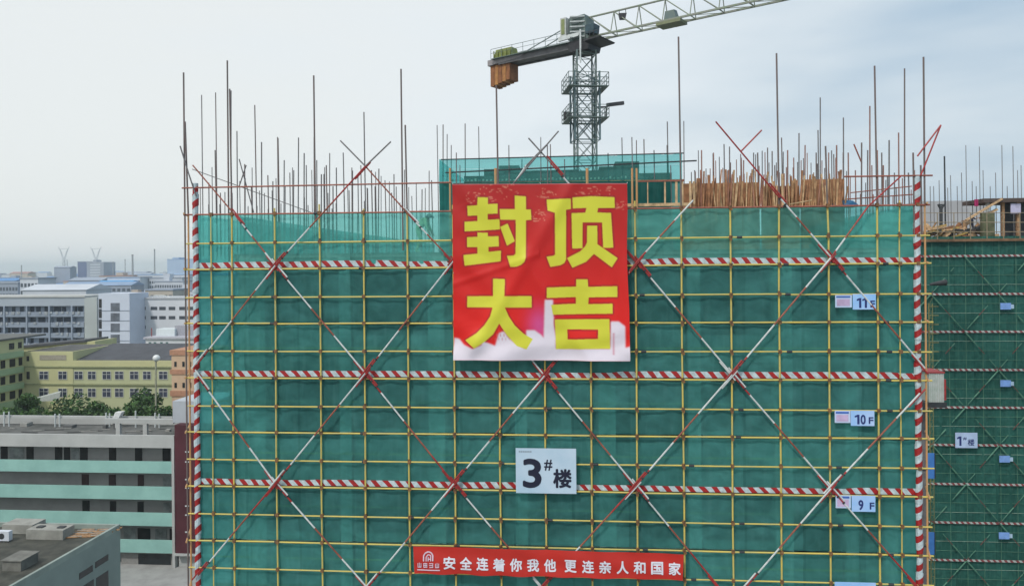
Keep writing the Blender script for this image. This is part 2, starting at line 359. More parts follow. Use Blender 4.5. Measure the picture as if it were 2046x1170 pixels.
# sloping net across the roof (seen through the top strip)
a = P(478, 432, 1.9); b = P(868, 488, 13.5)
net_sheet('safety_net', a, b, (a.x, a.y, ROOF), (b.x, b.y, ROOF-.1), NET, 60, 6, .05, 6, 'teal net sloping down to the right behind the top net strip, left of the banner')
a = P(1500, 472, 3.0); b = P(1830, 418, 1.2)
net_sheet('safety_net', (a.x, a.y, a.z), (b.x, b.y, b.z), (a.x, a.y, ROOF), (b.x, b.y, ROOF), NET, 50, 6, .05, 6, 'teal net seen faintly behind the top net strip, right of the banner')
# core nets
cxl, cxr = X(881, cY), X(1366, cY)
zt_l, zt_r = Z(318, cY, 881), Z(306, cY, 1366)
net_sheet('safety_net', (cxl, cY, zt_l), (cxr, cY, zt_r), (cxl, cY, Z(339, cY, 881)), (cxr, cY, Z(328, cY, 1366)), NET3, 120, 5, .04, 9, 'see-through turquoise net along the very top of the roof core below the crane', sag=.05)
net_sheet('safety_net', (cxl, cY+.03, Z(339, cY, 881)), (cxr, cY+.03, Z(328, cY, 1366)), (cxl, cY+.03, Z(364, cY, 881)), (cxr, cY+.03, Z(358, cY, 1366)), NET3, 120, 5, .04, 9, 'turquoise net just above the top edge of the large red banner')
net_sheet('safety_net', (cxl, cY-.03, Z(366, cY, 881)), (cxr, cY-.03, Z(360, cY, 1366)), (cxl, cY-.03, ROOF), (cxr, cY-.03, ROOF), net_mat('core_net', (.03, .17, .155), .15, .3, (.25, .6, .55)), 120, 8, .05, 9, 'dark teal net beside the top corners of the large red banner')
net_sheet('safety_net', (cxl, BD, zt_l), (cxl, cY, zt_l), (cxl, BD, ROOF), (cxl, cY, ROOF), NET3, 24, 8, .04, 5, 'turquoise net on the left flank of the roof core')

# ------------------------------------------------------------------ front scaffold
scf = thing('scaffold', 'yellow pipe scaffold grid with red and white diagonal braces across the teal tower', 'scaffold', (0, 0, 0))
TALL = {391: 330, 466: 178, 816.5: 250, 998: 171, 1363.5: 74, 1558: 107, 1656: 292, 1754: 132}
PR = .029
for px in PXS:
    x = X(px, 0) + rnd.uniform(-.01, .01)
    if px == 1835: continue
    zt = ZR[1] + rnd.uniform(.05, .3)
    zs = ZR[1]
    mb = MB()
    if px == 391: continue
    r = PR if px not in (425, 1799) else .02
    # standards in stacked lengths with small offsets at the sleeves
    z = -0.0; zc = ZR[16]; zz = [0.1, ZR[16]]
    q = ZR[16]
    while q < zs: q = min(q + rnd.choice([3.6, 4.5, 5.4]), zs); zz.append(q)
    dx = 0
    for a_, b_ in zip(zz[:-1], zz[1:]):
        nd = rnd.uniform(-.02, .02)
        mb.tube((x+dx, -.02, a_), (x+nd, -.02, b_), r, 8, 0); dx = nd
        if a_ > 20: mb.tube((x+dx, -.02, b_-.07), (x+dx, -.02, b_+.07), r*1.35, 8, 2)
    if px in TALL: mb.tube((x+dx, -.02, zs), (x+dx-.04, -.02, Z(TALL[px], 0, px)), r*.95, 8, 1)
    elif px != 425: mb.tube((x+dx, -.02, zs), (x+dx, -.02, zt), r, 8, 0)
    mb.build('standard', [YEL, RUST, CLAMP], scf)
# free tall poles of the front row that are not on the grid
for px, top, bot, mt in [(372.5, 145, 1240, 1), (378.5, 243, 1240, 0), (460, 121, 1240, 1), (632.5, 151, 440, 1), (807, 138, 500, 1), (1850, 114, 1260, 0), (1844, 330, 470, 1), (1829, 305, 470, 1)]:
    mb = MB(); x = X(px, -.03 if px != 460 else .3); yy = -.03 if px != 460 else .3
    zt = Z(top, yy, px); zm = ZR[1]; zb = Z(bot, yy, px)
    if px in (378.5, 1850): mb.tube((x, yy, zb), (x, yy, zm), PR*1.05, 8, 0); mb.tube((x, yy, zm), (X(px-5, yy) if px < 400 else x, yy, zt), PR, 8, 1)
    else: mb.tube((x, yy, zb), (x-.02, yy, zt), PR*.95, 8, 1)
    mb.build('standard', [ORG, RUST], scf)
for i, z in enumerate(ZR):
    mb = MB(); mt = 0
    x0, x1 = X(369 + rnd.choice([0, 3, 5]), -.06), X(1858 - rnd.choice([0, 3, 5]), -.06)
    if i == 0:
        mb.tube((x0-.1, -.06, z), (X(905, -.06), -.06, z+.03), PR*.9, 8, 1); mb.tube((X(1690, -.06), -.06, z), (X(1866, -.06), -.06, z-.01), PR*.9, 8, 1)
        mb.build('ledger', [YEL, RORG, ORG], scf); continue
    p = x0
    while p < x1:
        q = min(p + rnd.choice([3.0, 4.5, 6.0]), x1); dz = rnd.uniform(-.012, .012)
        mi = (1 if (p < X(700, 0) or p > X(1600, 0) or True) else 0) if i == 1 else 0
        if i == 1 and X(1200, 0) < p < X(1400, 0): mi = 2
        mb.tube((p, -.06, z+dz), (q+.1, -.06, z+rnd.uniform(-.012, .012)), PR*(.95 if i % 2 else .85), 8, mi)
        if q < x1: mb.tube((q-.06, -.06, z), (q+.1, -.06, z), PR*1.5, 8, 3)
        p = q
    mb.build('ledger', [YEL, RORG, ORG, DARK], scf)
# couplers: 100 as parts, the rest as one
spots = [(X(px, -.04), z) for z in ZR[1:15] for px in PXS[1:]]
spots.sort(key=lambda s: abs(s[0]) + abs(s[1]-38)*.3)
cm = MB().box(-.05, -.07, -.05, .05, .03, .06); cm.tube((.0, -.1, .03), (.0, -.02, .03), .015, 5); cm.box(-.02, -.09, -.10, .05, -.04, -.05)
c0 = cm.build('coupler', CLAMP, scf)
x, z = spots[0]; c0.location = (x, -.04, z)
for x, z in spots[1:100]:
    c = c0.copy(); COL.objects.link(c); c.location = (x, -.04, z); c.rotation_euler = (0, rnd.uniform(-.3, .3), 0)
mb = MB()
for x, z in spots[100:]: mb.box(x-.05, -.11, z-.05, x+.05, -.01, z+.06)
o = mb.build('coupler', CLAMP, scf); o['kind'] = 'stuff'
# braces
BR = [
 [(385, 330), (470, 430), (550, 530), (730, 745), (907, 965), (1090, 1180)],
 [(680, 281), (730, 332), (816, 428), (907, 525), (1088, 750), (1270, 970), (1440, 1176)],
 [(1056, 276), (1100, 325), (1275, 525), (1463, 748), (1660, 975), (1840, 1178)],
 [(1430, 243), (1545, 380), (1660, 513), (1848, 735)],
 [(396, 752), (550, 965), (735, 1174)],
 [(396, 725), (550, 530), (730, 332), (781, 283)],
 [(396, 1148), (550, 965), (730, 745), (907, 520), (1010, 385), (1116, 262)],
 [(735, 1172), (907, 965), (1088, 750), (1275, 520), (1385, 400)],
 [(1480, 303), (1522, 260)],
 [(1085, 1172), (1270, 970), (1463, 748), (1660, 515), (1735, 412), (1800, 352)],
 [(1490, 1172), (1660, 975), (1838, 785)],
 [(1833, 312), (1880, 250), (1840, 350)],
 [(360, 292), (378, 350), (392, 392)],
]
for bi, pl in enumerate(BR):
    mb = MB(); yy = -.11 - (.05 if bi in (5, 6, 7, 9, 10) else 0)
    pts = [P(px, py, yy) for px, py in pl]
    for k, (a_, b_) in enumerate(zip(pts[:-1], pts[1:])):
        ztop = ZR[1]
        if (a_.z+b_.z)/2 > ztop and bi in (0, 1, 2, 5, 6): mb.tube(a_, b_, .024, 8, 3 if (bi, k) in ((1, 1), (5, 1), (0, 0)) else 2)
        elif (a_.z+b_.z)/2 > ztop: mb.tube(a_, b_, .024, 8, 0 if bi != 12 else 2)
        else:
            # tubes overlap near the node: red sleeve pieces at both ends, white in the middle
            d = (b_-a_); Ln = d.length; d.normalize()
            cuts = [0, .16, .42, .74, 1.0] if (k+bi) % 2 else [0, .14, .40, .66, 1.0]
            cuts = [c+rnd.uniform(-.02, .02)*(0 < c < 1) for c in cuts]; cols = [0, 1, 3, 1] if (k+bi) % 3 else [0, 1, 3, 0]
            if Ln < 1.5: cuts = [0, .5, 1.]; cols = [1, 0]
            for c in range(len(cols)): mb.tube(a_+d*Ln*cuts[c], a_+d*Ln*cuts[c+1], .027, 8, cols[c])
            off = Vector((.05, -.01, .03)) if d.z < 0 else Vector((-.05, -.01, .03))
            if Ln > 2 and not (bi == 7 and k == 3):
                l2 = min(.55, Ln*.2); mb.tube(a_-d*.25+off, a_+d*l2+off, .026, 8, 1 if rnd.random() < .4 else 0)
                mb.tube(b_-d*l2-off*.7, b_+d*.2-off*.7, .026, 8, 0 if rnd.random() < .7 else 1)
                for s_ in (.3, .55): mb.tube(a_+d*s_, a_+d*(s_+.05), .045, 8, 4)
    mb.build('brace', [REDP, WHP, GREYP, RORG, DARK], scf)
# thin sloping guy pole at the left top
MB().tube(P(384, 338, .5), P(640, 431, .5), .014, 6).tube(P(478, 318, .6), P(507, 425, .6), .02, 6).tube(P(492, 330, .6), P(478, 372, .6), .02, 6).build('brace', GREYP, scf)
# inner row of standards and ledgers behind the net
for px in PXS[2:-1]:
    x = X(px, .95); MB().tube((x, .95, .1), (x, .95, ZR[1]+.1), PR, 6).build('inner_standard', YEL, scf)
for i, z in enumerate(ZR[2:], 2):
    if i % 2 == 0: MB().tube((XL+.1, .92, z), (XR-.1, .92, z), PR, 6).build('inner_ledger', YEL, scf)
    if i in (3, 7, 11, 15): MB().box(XL+.1, .2, z-.05, XR-.1, .9, z).build('walk_board', TIM2, scf)
# cross pipes sticking out at the two corners
for i, z in enumerate(ZR[1:], 1):
    if i % 2:
        MB().tube((X(377, -.1), -.35, z+.03), (X(377, .9), .95, z+.03), PR, 6).build('transom', ORG, scf); MB().tube((X(1849, -.1), -.3, z+.03), (X(1849, .9), .95, z+.03), PR, 6).build('transom', ORG, scf)

# striped boards
SH = stripe_mat('striped_board_paint', 'x', .85, .375); SV = stripe_mat('striped_column_paint', 'z', -.75, .45)
def board(i, label):
    z0 = ZR[i]+.035; m = MB(); n = 64; h = .185
    xs = [XL+.1+(XR-XL-.2)*k/n for k in range(n+1)]
    dz = []; cur = 0
    for k in range(n+1):
        if k % 8 == i % 8: cur = rnd.uniform(-.028, .028)
        dz.append(cur+rnd.uniform(-.006, .006))
    for k in range(n):
        m.hexa([(xs[k], .03, z0+dz[k]*.4), (xs[k+1], .03, z0+dz[k+1]*.4), (xs[k+1], .055, z0+dz[k+1]*.4), (xs[k], .055, z0+dz[k]*.4),
                (xs[k], .03, z0+h+dz[k]), (xs[k+1], .03, z0+h+dz[k+1]), (xs[k+1], .055, z0+h+dz[k+1]), (xs[k], .055, z0+h+dz[k])])
    tag(m.build('striped_board', SH), label, 'toe board')
board(3, 'topmost horizontal row of red and white striped boards, above the banner middle')
board(7, 'middle horizontal row of red and white striped boards just under the large banner')
board(11, 'lowest horizontal row of red and white striped boards, passing behind the number sign')
def column(px0, px1, lb, top):
    m = MB(); xc = X((px0+px1)/2, -.04); zt = Z(top, -.04, px0); zb = ZR[16]; n = 40
    for k in range(n):
        za, zb2 = zb+(zt-zb)*k/n, zb+(zt-zb)*(k+1)/n
        r_ = .098 + .012*math.sin(k*1.7)
        m.tube((xc+.01*math.sin(k), -.0, za), (xc+.01*math.sin(k+1), -.0, zb2), r_, 10, 0)
    tag(m.build('striped_column', SV), lb, 'striped post')
column(387, 396, 'red and white striped post up the left edge of the scaffold', 366)
column(1829, 1841, 'red and white striped post up the right edge of the scaffold', 352)

# ------------------------------------------------------------------ large banner
GA = (.17101, 880, 350); GB = (.17094, 1060, 350); GC = (.19550, 880, 540)
glyph = [(GA, [(438,258),(556,262),(556,340),(668,332),(668,448),(552,452),(552,520),(690,515),(695,632),(283,656),(283,545),(432,535),(432,470),(318,472),(314,360),(432,352)]),
 (GA, [(432,668),(552,672),(552,715),(678,712),(682,830),(560,836),(560,895),(706,880),(704,1003),(283,1056),(270,932),(432,915),(432,838),(310,838),(310,724),(432,718)]),
 (GA, [(868,238),(998,248),(998,400),(1056,402),(1062,520),(998,525),(1000,960),(985,1010),(945,1045),(890,1066),(818,1070),(778,942),(855,938),(880,915),(880,520),(700,518),(693,395),(870,395)]),
 (GA, [(700,605),(785,565),(870,770),(778,822)]),
 (GB, [(188,285),(470,275),(472,395),(415,405),(415,985),(395,1025),(350,1050),(232,1070),(188,952),(270,940),(288,925),(285,440),(200,412)]),
 (GB, [(490,262),(710,245),(980,258),(985,382),(790,382),(780,435),(940,440),(968,845),(850,848),(838,550),(608,550),(606,852),(488,855),(480,445),(640,438),(655,382),(495,388)]),
 (GB, [(662,590),(780,590),(780,805),(1018,968),(950,1075),(742,918),(650,1010),(490,1080),(428,968),(580,890),(640,830),(662,780)]),
 (GC, [(538,85),(658,88),(655,262),(932,262),(932,378),(660,378),(700,470),(760,560),(850,645),(945,700),(880,805),(780,770),(680,660),(602,540),(540,650),(450,730),(350,795),(255,712),(370,640),(450,560),(510,470),(535,378),(272,375),(275,265),(538,262)]),
 (GC, [(1388,92),(1505,92),(1510,168),(1808,162),(1808,270),(1515,275),(1510,345),(1758,340),(1760,440),(1150,450),(1130,350),(1385,340),(1385,272),(1088,280),(1088,175),(1388,165)]),
 (GC, [(1170,500),(1725,497),(1735,800),(1180,805)])]
hole = (GC, [(1295,600),(1612,602),(1612,700),(1300,705)])
white = (GC, [(140,690),(190,700),(240,760),(330,800),(420,760),(440,720),(560,770),(600,640),(650,620),(700,690),(760,740),(870,800),(880,610),(960,610),(1030,660),(1055,690),(1068,300),(1150,300),(1160,560),(1180,690),(1180,800),(1735,800),(1740,520),(1820,520),(1885,570),(1890,790),(1960,770),(1960,960),(120,960)])
def topx(gp):
    (s, ox, oy), pl = gp; return np.array([(ox+a*s, oy+b*s) for a, b in pl])
def inside(pts, poly):
    x, y = pts[:, 0], pts[:, 1]; r = np.zeros(len(x), bool); n = len(poly)
    for i in range(n):
        x1, y1 = poly[i]; x2, y2 = poly[(i+1) % n]
        c = ((y1 > y) != (y2 > y))
        with np.errstate(divide='ignore', invalid='ignore'):
            r ^= c & (x < (x2-x1)*(y-y1)/(y2-y1+1e-12)+x1)
    return r
BY = -.34
def banner_disp(u, v):  # u,v 0..1 ; folds of a hanging sheet (metres towards the viewer)
    d = .045*np.sin(9*u+5*v+1.0)*(.3+.7*v) + .016*np.sin(23*u-17*v+.5) + .06*np.exp(-((u*.9+v*.55-.62)/.045)**2) + .05*np.exp(-((u*.8-v*.5-.12)/.04)**2)
    d = d + .030*np.exp(-((u-.15-.9*(1-v))/.035)**2)*.0 + .022*np.exp(-((v-.50+.35*(u-.2))/.02)**2)*(u < .5)
    d = d + (.030*np.sin(38*(v*.85+u*.40)+1.2+2*np.sin(5*u))*np.clip((v-.80)/.12, 0, 1)) + .02*np.sin(31*(v-.75*u)+2)*np.clip(1-abs(u-.08)/.3, 0, 1)
    d = d + .03*np.exp(-((u-.9-.12*(v-.5))/.03)**2)*np.clip(1-abs(v-.55)/.4, 0, 1)
    return d
def big_banner():
    nU = nV = 300
    tl, tr, br_, bl = (904, 368), (1253, 366), (1259, 721), (906, 719)
    U, V = np.meshgrid(np.linspace(0, 1, nU+1), np.linspace(0, 1, nV+1))
    ex = 4*np.sin(V*math.pi)**2*np.clip(1-(V-.3)*2, 0, 1)*0
    pxs = (1-V)*((1-U)*tl[0]+U*tr[0]) + V*((1-U)*bl[0]+U*br_[0])
    pys = (1-V)*((1-U)*tl[1]+U*tr[1]) + V*((1-U)*bl[1]+U*br_[1])
    pxs = pxs - U*2.5*np.sin(np.clip((V-.15)/.55, 0, 1)*math.pi)
    pts = np.stack([pxs.ravel(), pys.ravel()], 1)
    def cover(poly):
        acc = np.zeros(len(pts))
        for dx in (-.45, 0, .45):
            for dy in (-.45, 0, .45): acc += inside(pts+np.array([dx, dy]), poly)
        return acc/9
    yel = np.zeros(len(pts))
    for gph in glyph: yel = np.maximum(yel, cover(topx(gph)))
    yel = np.clip(yel-cover(topx(hole)), 0, 1)
    wh = cover(topx(white)).reshape(U.shape)
    for _ in range(3): wh = (wh+np.roll(wh, 1, 0)+np.roll(wh, -1, 0)+np.roll(wh, 1, 1)+np.roll(wh, -1, 1))/5
    wh = wh.ravel()
    dark = np.zeros(len(pts))
    red = np.array([.50, .018, .016]); Y = np.array([.62, .61, .045]); Wc = np.array([.72, .66, .74])
    # printed backdrop: brighter red low and right, wine red upper left, violet glow beside the pale tower
    vv = V.ravel()[:, None]; uu = U.ravel()[:, None]
    base = np.array([.40, .014, .014])*(1-np.clip(vv*1.3, 0, 1)) + np.array([.68, .010, .007])*np.clip(vv*1.3, 0, 1)
    gl = np.exp(-(((pts[:, 0]-1078)/22)**2+((pts[:, 1]-650)/34)**2))[:, None]
    base = base*(1-gl*.7) + np.array([.62, .10, .36])*gl*.7
    # outline around the lettering
    # sparks of the printed fireworks
    rr = random.Random(3); fwk = np.zeros(len(pts))
    for cx_, cy_, n_, s_ in [(985, 388, 26, 26), (1092, 388, 22, 16), (1172, 380, 16, 20), (1210, 385, 14, 20), (1076, 432, 20, 16), (945, 396, 14, 16), (1240, 410, 14, 12), (1030, 376, 10, 20)]:
        for _ in range(n_):
            an = rr.uniform(0, 6.28); r0 = rr.uniform(.25, 1)*s_; x0 = cx_+math.cos(an)*r0*1.2; y0 = cy_+math.sin(an)*r0*.8
            ln = rr.uniform(2, 8); tx, ty = math.cos(an+1.2), math.sin(an+1.2)*.5
            near = np.nonzero((abs(pts[:, 0]-x0) < 12) & (abs(pts[:, 1]-y0) < 12))[0]
            if not len(near): continue
            rx = pts[near, 0]-x0; ry = pts[near, 1]-y0; t_ = np.clip(rx*tx+ry*ty, 0, ln); d2 = (rx-t_*tx)**2+(ry-t_*ty)**2
            fwk[near] = np.maximum(fwk[near], np.exp(-d2/1.1)*rr.uniform(.4, .95))
    col = base*(1-fwk[:, None]*.8) + np.array([.70, .30, .20])*fwk[:, None]*.8
    # small pavilion shapes and pale skyline
    col = col*(1-wh[:, None]) + Wc*wh[:, None]
    pv = np.clip(np.sin(pts[:, 0]*.9)*np.sin(pts[:, 1]*.35), 0, 1)*np.exp(-(((pts[:, 0]-1003)/12)**2+((pts[:, 1]-672)/9)**2))
    col = col*(1-pv[:, None]) + np.array([.6, .2, .25])*pv[:, None]
    st = np.exp(-((pts[:, 0]-1226)/2.2)**2)*((pts[:, 1] > 665) & (pts[:, 1] < 708))
    col = col*(1-.6*st[:, None]) + np.array([.55, .12, .2])*.6*st[:, None]
    # dark red key line round the letters
    ring = np.zeros(len(pts))
    gy = yel.reshape(U.shape); k = 3; pad = np.pad(gy, k)
    dil = np.zeros_like(gy)
    for dx in range(-k, k+1):
        for dy in range(-k, k+1):
            if dx*dx+dy*dy <= k*k: dil = np.maximum(dil, pad[k+dy:k+dy+gy.shape[0], k+dx:k+dx+gy.shape[1]])
    ring = (np.clip(dil-gy, 0, 1).ravel()*(1-wh))[:, None]
    col = col*(1-ring*.55) + np.array([.22, .01, .02])*ring*.55
    col = col*(1-yel[:, None]) + Y*yel[:, None]
    D = banner_disp(U, V)
    m = MB(); m.v = []
    for px, py, d in zip(pts[:, 0], pts[:, 1], D.ravel()):
        q = P(px, py, BY); m.v.append((q.x, BY-d, q.z))
    for j in range(nV):
        for i in range(nU):
            q = j*(nU+1)+i; m.f.append((q, q+nU+1, q+nU+2, q+1)); m.m.append(0)
    mt = bpy.data.materials.new('printed_banner_cloth'); mt.use_nodes = True; t = mt.node_tree; b = t.nodes['Principled BSDF']; b.inputs['Roughness'].default_value = .5; b.inputs['Specular IOR Level'].default_value = .35
    at = N(t, 'ShaderNodeAttribute'); at.attribute_name = 'print'; t.links.new(at.outputs['Color'], b.inputs['Base Color'])
    nzz = N(t, 'ShaderNodeTexNoise'); nzz.inputs['Scale'].default_value = .9; nzz.inputs['Detail'].default_value = 1; nzz.inputs['Distortion'].default_value = 1.5; tcn = N(t, 'ShaderNodeTexCoord'); t.links.new(tcn.outputs['Object'], nzz.inputs[0])
    bp = N(t, 'ShaderNodeBump'); bp.inputs['Strength'].default_value = .22; bp.inputs['Distance'].default_value = .10; t.links.new(nzz.outputs['Fac'], bp.inputs['Height']); t.links.new(bp.outputs[0], b.inputs['Normal'])
    o = m.build('large_banner', mt, smooth=True)
    ca = o.data.color_attributes.new('print', 'FLOAT_COLOR', 'POINT')
    ca.data.foreach_set('color', np.concatenate([np.clip(col, 0, 1), np.ones((len(pts), 1))], 1).ravel().astype(np.float32))
    tag(o, 'large square red banner with four yellow characters tied to the scaffold', 'banner')
    mb = MB()
    for px, py in [(904, 368), (1080, 367), (1253, 366), (906, 545), (1257, 545), (906, 718), (1259, 720)]:
        q = P(px, py, BY); mb.tube((q.x, BY, q.z), (q.x+.03*(1 if px > 1080 else -1), -.06, q.z+.06), .008, 5)
    mb.build('tie_cord', WHP, o)
big_banner()

# ------------------------------------------------------------------ slogan banner
def slogan():
    Yb = -.30; c = [P(826, 1090, Yb), P(1366, 1106, Yb), P(1364, 1158, Yb), P(828, 1145, Yb)]
    x0, x1 = c[0].x, c[1].x
    def yf(x, z): return -.02*math.sin(x*2.1)-.012*math.sin(x*5.3+z*4)-.01*math.sin(z*9+x)
    n = 120; mv = 12; m = MB()
    for j in range(mv+1):
        for i in range(n+1):
            a_ = c[0].lerp(c[1], i/n); b_ = c[3].lerp(c[2], i/n); p = a_.lerp(b_, j/mv); m.v.append((p.x, Yb+yf(p.x, p.z), p.z + .02*math.sin(i*.35)*(j == mv)))
    for j in range(mv):
        for i in range(n):
            q = j*(n+1)+i; m.f.append((q, q+n+1, q+n+2, q+1)); m.m.append(0)
    o = m.build('slogan_banner', mat('slogan_red', (.52, .022, .014), .45, .06, .8), smooth=True)
    tag(o, 'long narrow red banner with a row of white characters below the number sign', 'banner')
    WT = mat('white_print', (.72, .72, .80), .5, .03, 2)
    chars = list('安全连着你我他'); cx0, pitch = 898, 33.3
    cent = [898, 931, 964, 997, 1031, 1065, 1099, 1140, 1175, 1209, 1244, 1278, 1313, 1348]
    m = MB()
    for ch, px in zip('安全连着你我他更连亲人和国家', cent):
        yc = 1122 + (px-898)*(1137-1126)/(1348-898) + 2; hw = 12.0
        a_ = P(px-hw, yc+12.5, Yb); b_ = P(px+hw, yc-12.5, Yb)
        lettering(m, ch, a_.x, a_.z, b_.x, b_.z, Yb-.012, bold=.030, yf=yf)
    m.build('lettering', WT, o)
    # emblem: arched frame with a figure, row of four small blocky characters, underline
    m = MB()
    ctr = P(856, 1118, Yb); s_ = 24.9/F
    arc = [(-9, -1), (-9, -12), (-6, -17), (0, -19.5), (6, -17), (9, -12), (9, -1)]
    def E(a_, b_):
        q_ = P(a_, b_, Yb); return Vector((q_.x, Yb-.022+yf(q_.x, q_.z), q_.z))
    pw = [E(856+a_, 1120+b_) for a_, b_ in arc]
    for p_, q_ in zip(pw[:-1], pw[1:]): m.bar(p_, q_, .012, .04)
    for (a1, b1, a2, b2) in [(-4, -1, -4, -9), (-4, -9, 0, -14), (0, -14, 5, -12), (5, -12, 5, -1), (0, -9, 0, -1), (-1, -5, 5, -5)]:
        m.bar(E(856+a1, 1120+b1), E(856+a2, 1120+b2), .012, .03)
    for k in range(9): m.bar(E(834+k*5, 1136.5+k*.17), E(839.2+k*5, 1136.7+k*.17), .012, .03)
    for k in range(4):                   # too small to read in the photograph
        xx = 838.5+k*11.7; yy = 1127+k*.4
        for (a1, b1, a2, b2) in [(-4, -4, 4, -4), (-4, 0, 4, 0), (-3.5, 4, 4, 4), (-3, -4, -3, 4), (3.2, -4, 3.2, 4), (0, -5, 0, 4)]:
            if (k+a1) % 3 != 2: m.bar(E(xx+a1, yy+b1), E(xx+a2, yy+b2), .012, .022)
    m.build('emblem', mat('pink_white_print', (.72, .55, .66), .5, .03, 2), o)
slogan()

# ------------------------------------------------------------------ signs on the scaffold
INK = mat('dark_blue_ink', (.006, .008, .03), .5, .05, 2)
BLUEINK = mat('blue_ink', (.015, .03, .16), .5, .05, 2)
def sign_mat(name, a_, b_):
    return mat(name, a_, .35, .0, .9, col2=b_)
Yb = -.2
a_ = P(1031, 984, Yb); b_ = P(1151, 896, Yb); cx = P(1150, 982, Yb)
m = MB().box(a_.x, Yb, a_.z, b_.x, Yb+.03, b_.z)
num = tag(m.build('number_sign', sign_mat('sign_sheet', (.50, .62, .74), (.40, .55, .68))), 'pale blue sign reading 3#楼 hung on the scaffold under the large banner', 'sign')
m = MB(); f = .0
def zoomP(x, y): return 1020+x*150/1595, 885+y*150/1595
def letrect(mb, s, zx0, zy0, zx1, zy1, conv, Y, bold):
    p0 = conv(zx0, zy1); p1 = conv(zx1, zy0); q0 = P(*p0, Y); q1 = P(*p1, Y)
    lettering(mb, s, q0.x, q0.z, q1.x, q1.z, Y, bold)
letrect(m, '3', 262, 325, 658, 945, zoomP, Yb-.004, .035)
letrect(m, '#', 715, 345, 888, 575, zoomP, Yb-.004, .02)
letrect(m, '楼', 905, 545, 1298, 945, zoomP, Yb-.004, .032)
m.build('lettering', INK, num)
m = MB()
q0 = P(*zoomP(175, 190), Yb-.004); q1 = P(*zoomP(455, 160), Yb-.004)
for k in range(7):
    xx = q0.x+(q1.x-q0.x)*k/7; m.box(xx, Yb-.006, q0.z, xx+(q1.x-q0.x)/9, Yb-.002, q1.z)
m.build('small_print', mat('grey_print', (.28, .35, .42), .5, .05), num)
MB().box(a_.x+.1, Yb+.03, b_.z-.6, a_.x+.14, -.09, b_.z-.56).box(b_.x-.14, Yb+.03, b_.z-.6, b_.x-.1, -.09, b_.z-.56).build('bracket', DARK, num)

def one(mb, x0, z0, x1, z1, Y):          # numeral 1: upright stroke with its flag
    w_ = x1-x0; h_ = z1-z0; a_, b_ = x0+w_*.48, x1-w_*.08
    mb.face([(a_, Y, z0), (b_, Y, z0), (b_, Y, z1), (a_, Y, z1)]); mb.face([(x0, Y-.001, z1-h_*.30), (a_, Y-.001, z1-h_*.22), (a_+w_*.1, Y-.001, z1), (a_-w_*.05, Y-.001, z1-h_*.02), (x0, Y-.001, z1-h_*.13)])
def floor_sign(px, py, w_, h_, txt, lb, pxb, pyb, sub=True):
    Y = -.115
    a_ = P(px, py+h_, Y); b_ = P(px+w_, py, Y)
    o = tag(MB().box(a_.x, Y, a_.z, b_.x, Y+.02, b_.z).build('floor_sign', sign_mat('floor_sign_sheet', (.26, .50, .86), (.50, .62, .88))), lb, 'sign')
    m = MB(); n = len(txt)-1
    if txt:
        x0 = px+w_*.17; x1 = px+w_*.66 if n == 2 else px+w_*.52
        if n == 1: x0 = px+w_*.28
        for k, ch in enumerate(txt[:-1]):
            xa, xb = x0+(x1-x0)*k/n, x0+(x1-x0)*(k+.88)/n
            p0 = P(xa, py+h_*.90, Y-.004); p1 = P(xb, py+h_*.26, Y-.004)
            if ch == '1': one(m, p0.x, p0.z, p1.x, p1.z, Y-.004)
            else: lettering(m, ch, p0.x, p0.z, p1.x, p1.z, Y-.004, .03)
        p0 = P(px+w_*.76, py+h_*.86, Y-.004); p1 = P(px+w_*.96, py+h_*.42, Y-.004); lettering(m, 'F', p0.x, p0.z, p1.x, p1.z, Y-.004, .03)
        m.build('lettering', BLUEINK, o)
    return o
def notice(px, py, w_, h_, lb):
    Y = -.115; a_ = P(px, py+h_, Y); b_ = P(px+w_, py, Y)
    o = tag(MB().box(a_.x, Y, a_.z, b_.x, Y+.02, b_.z).build('notice_board', mat('notice_sheet', (.52, .60, .80), .4, 0, 1, col2=(.44, .62, .82))), lb, 'notice')
    p0 = P(px+2, py+5.5, Y-.006); p1 = P(px+w_-3, py+2, Y-.006)
    MB().box(p0.x, Y-.008, p0.z, p1.x, Y-.002, p1.z).build('blue_heading', mat('blue_heading_ink', (.05, .14, .50), .5), o)
    p0 = P(px+3, py+h_-3, Y-.006); p1 = P(px+w_-4, py+8, Y-.006)
    MB().box(p0.x, Y-.006, p0.z, p1.x, Y-.002, p1.z).build('pink_panel', mat('pale_pink_ink', (.58, .44, .66), .5), o)
    return o
floor_sign(1704, 587, 46, 31, '11F', 'blue floor sign reading 11F on the right side of the scaffold', 0, 0)
notice(1669, 589, 33, 25, 'small pale notice to the left of the 11F sign')
floor_sign(1700, 820, 47, 30, '10F', 'blue floor sign reading 10F on the right side of the scaffold', 0, 0)
notice(1668, 820, 31, 24, 'small pale notice to the left of the 10F sign')
floor_sign(1702, 990, 47, 31, '9F', 'blue floor sign reading 9F under the lowest striped boards', 0, 0)
notice(1670, 989, 30, 25, 'small pale notice to the left of the 9F sign')
floor_sign(1668, 1163.5, 82, 26, '', 'blue sign edge at the bottom of the scaffold under the 9F sign', 0, 0)

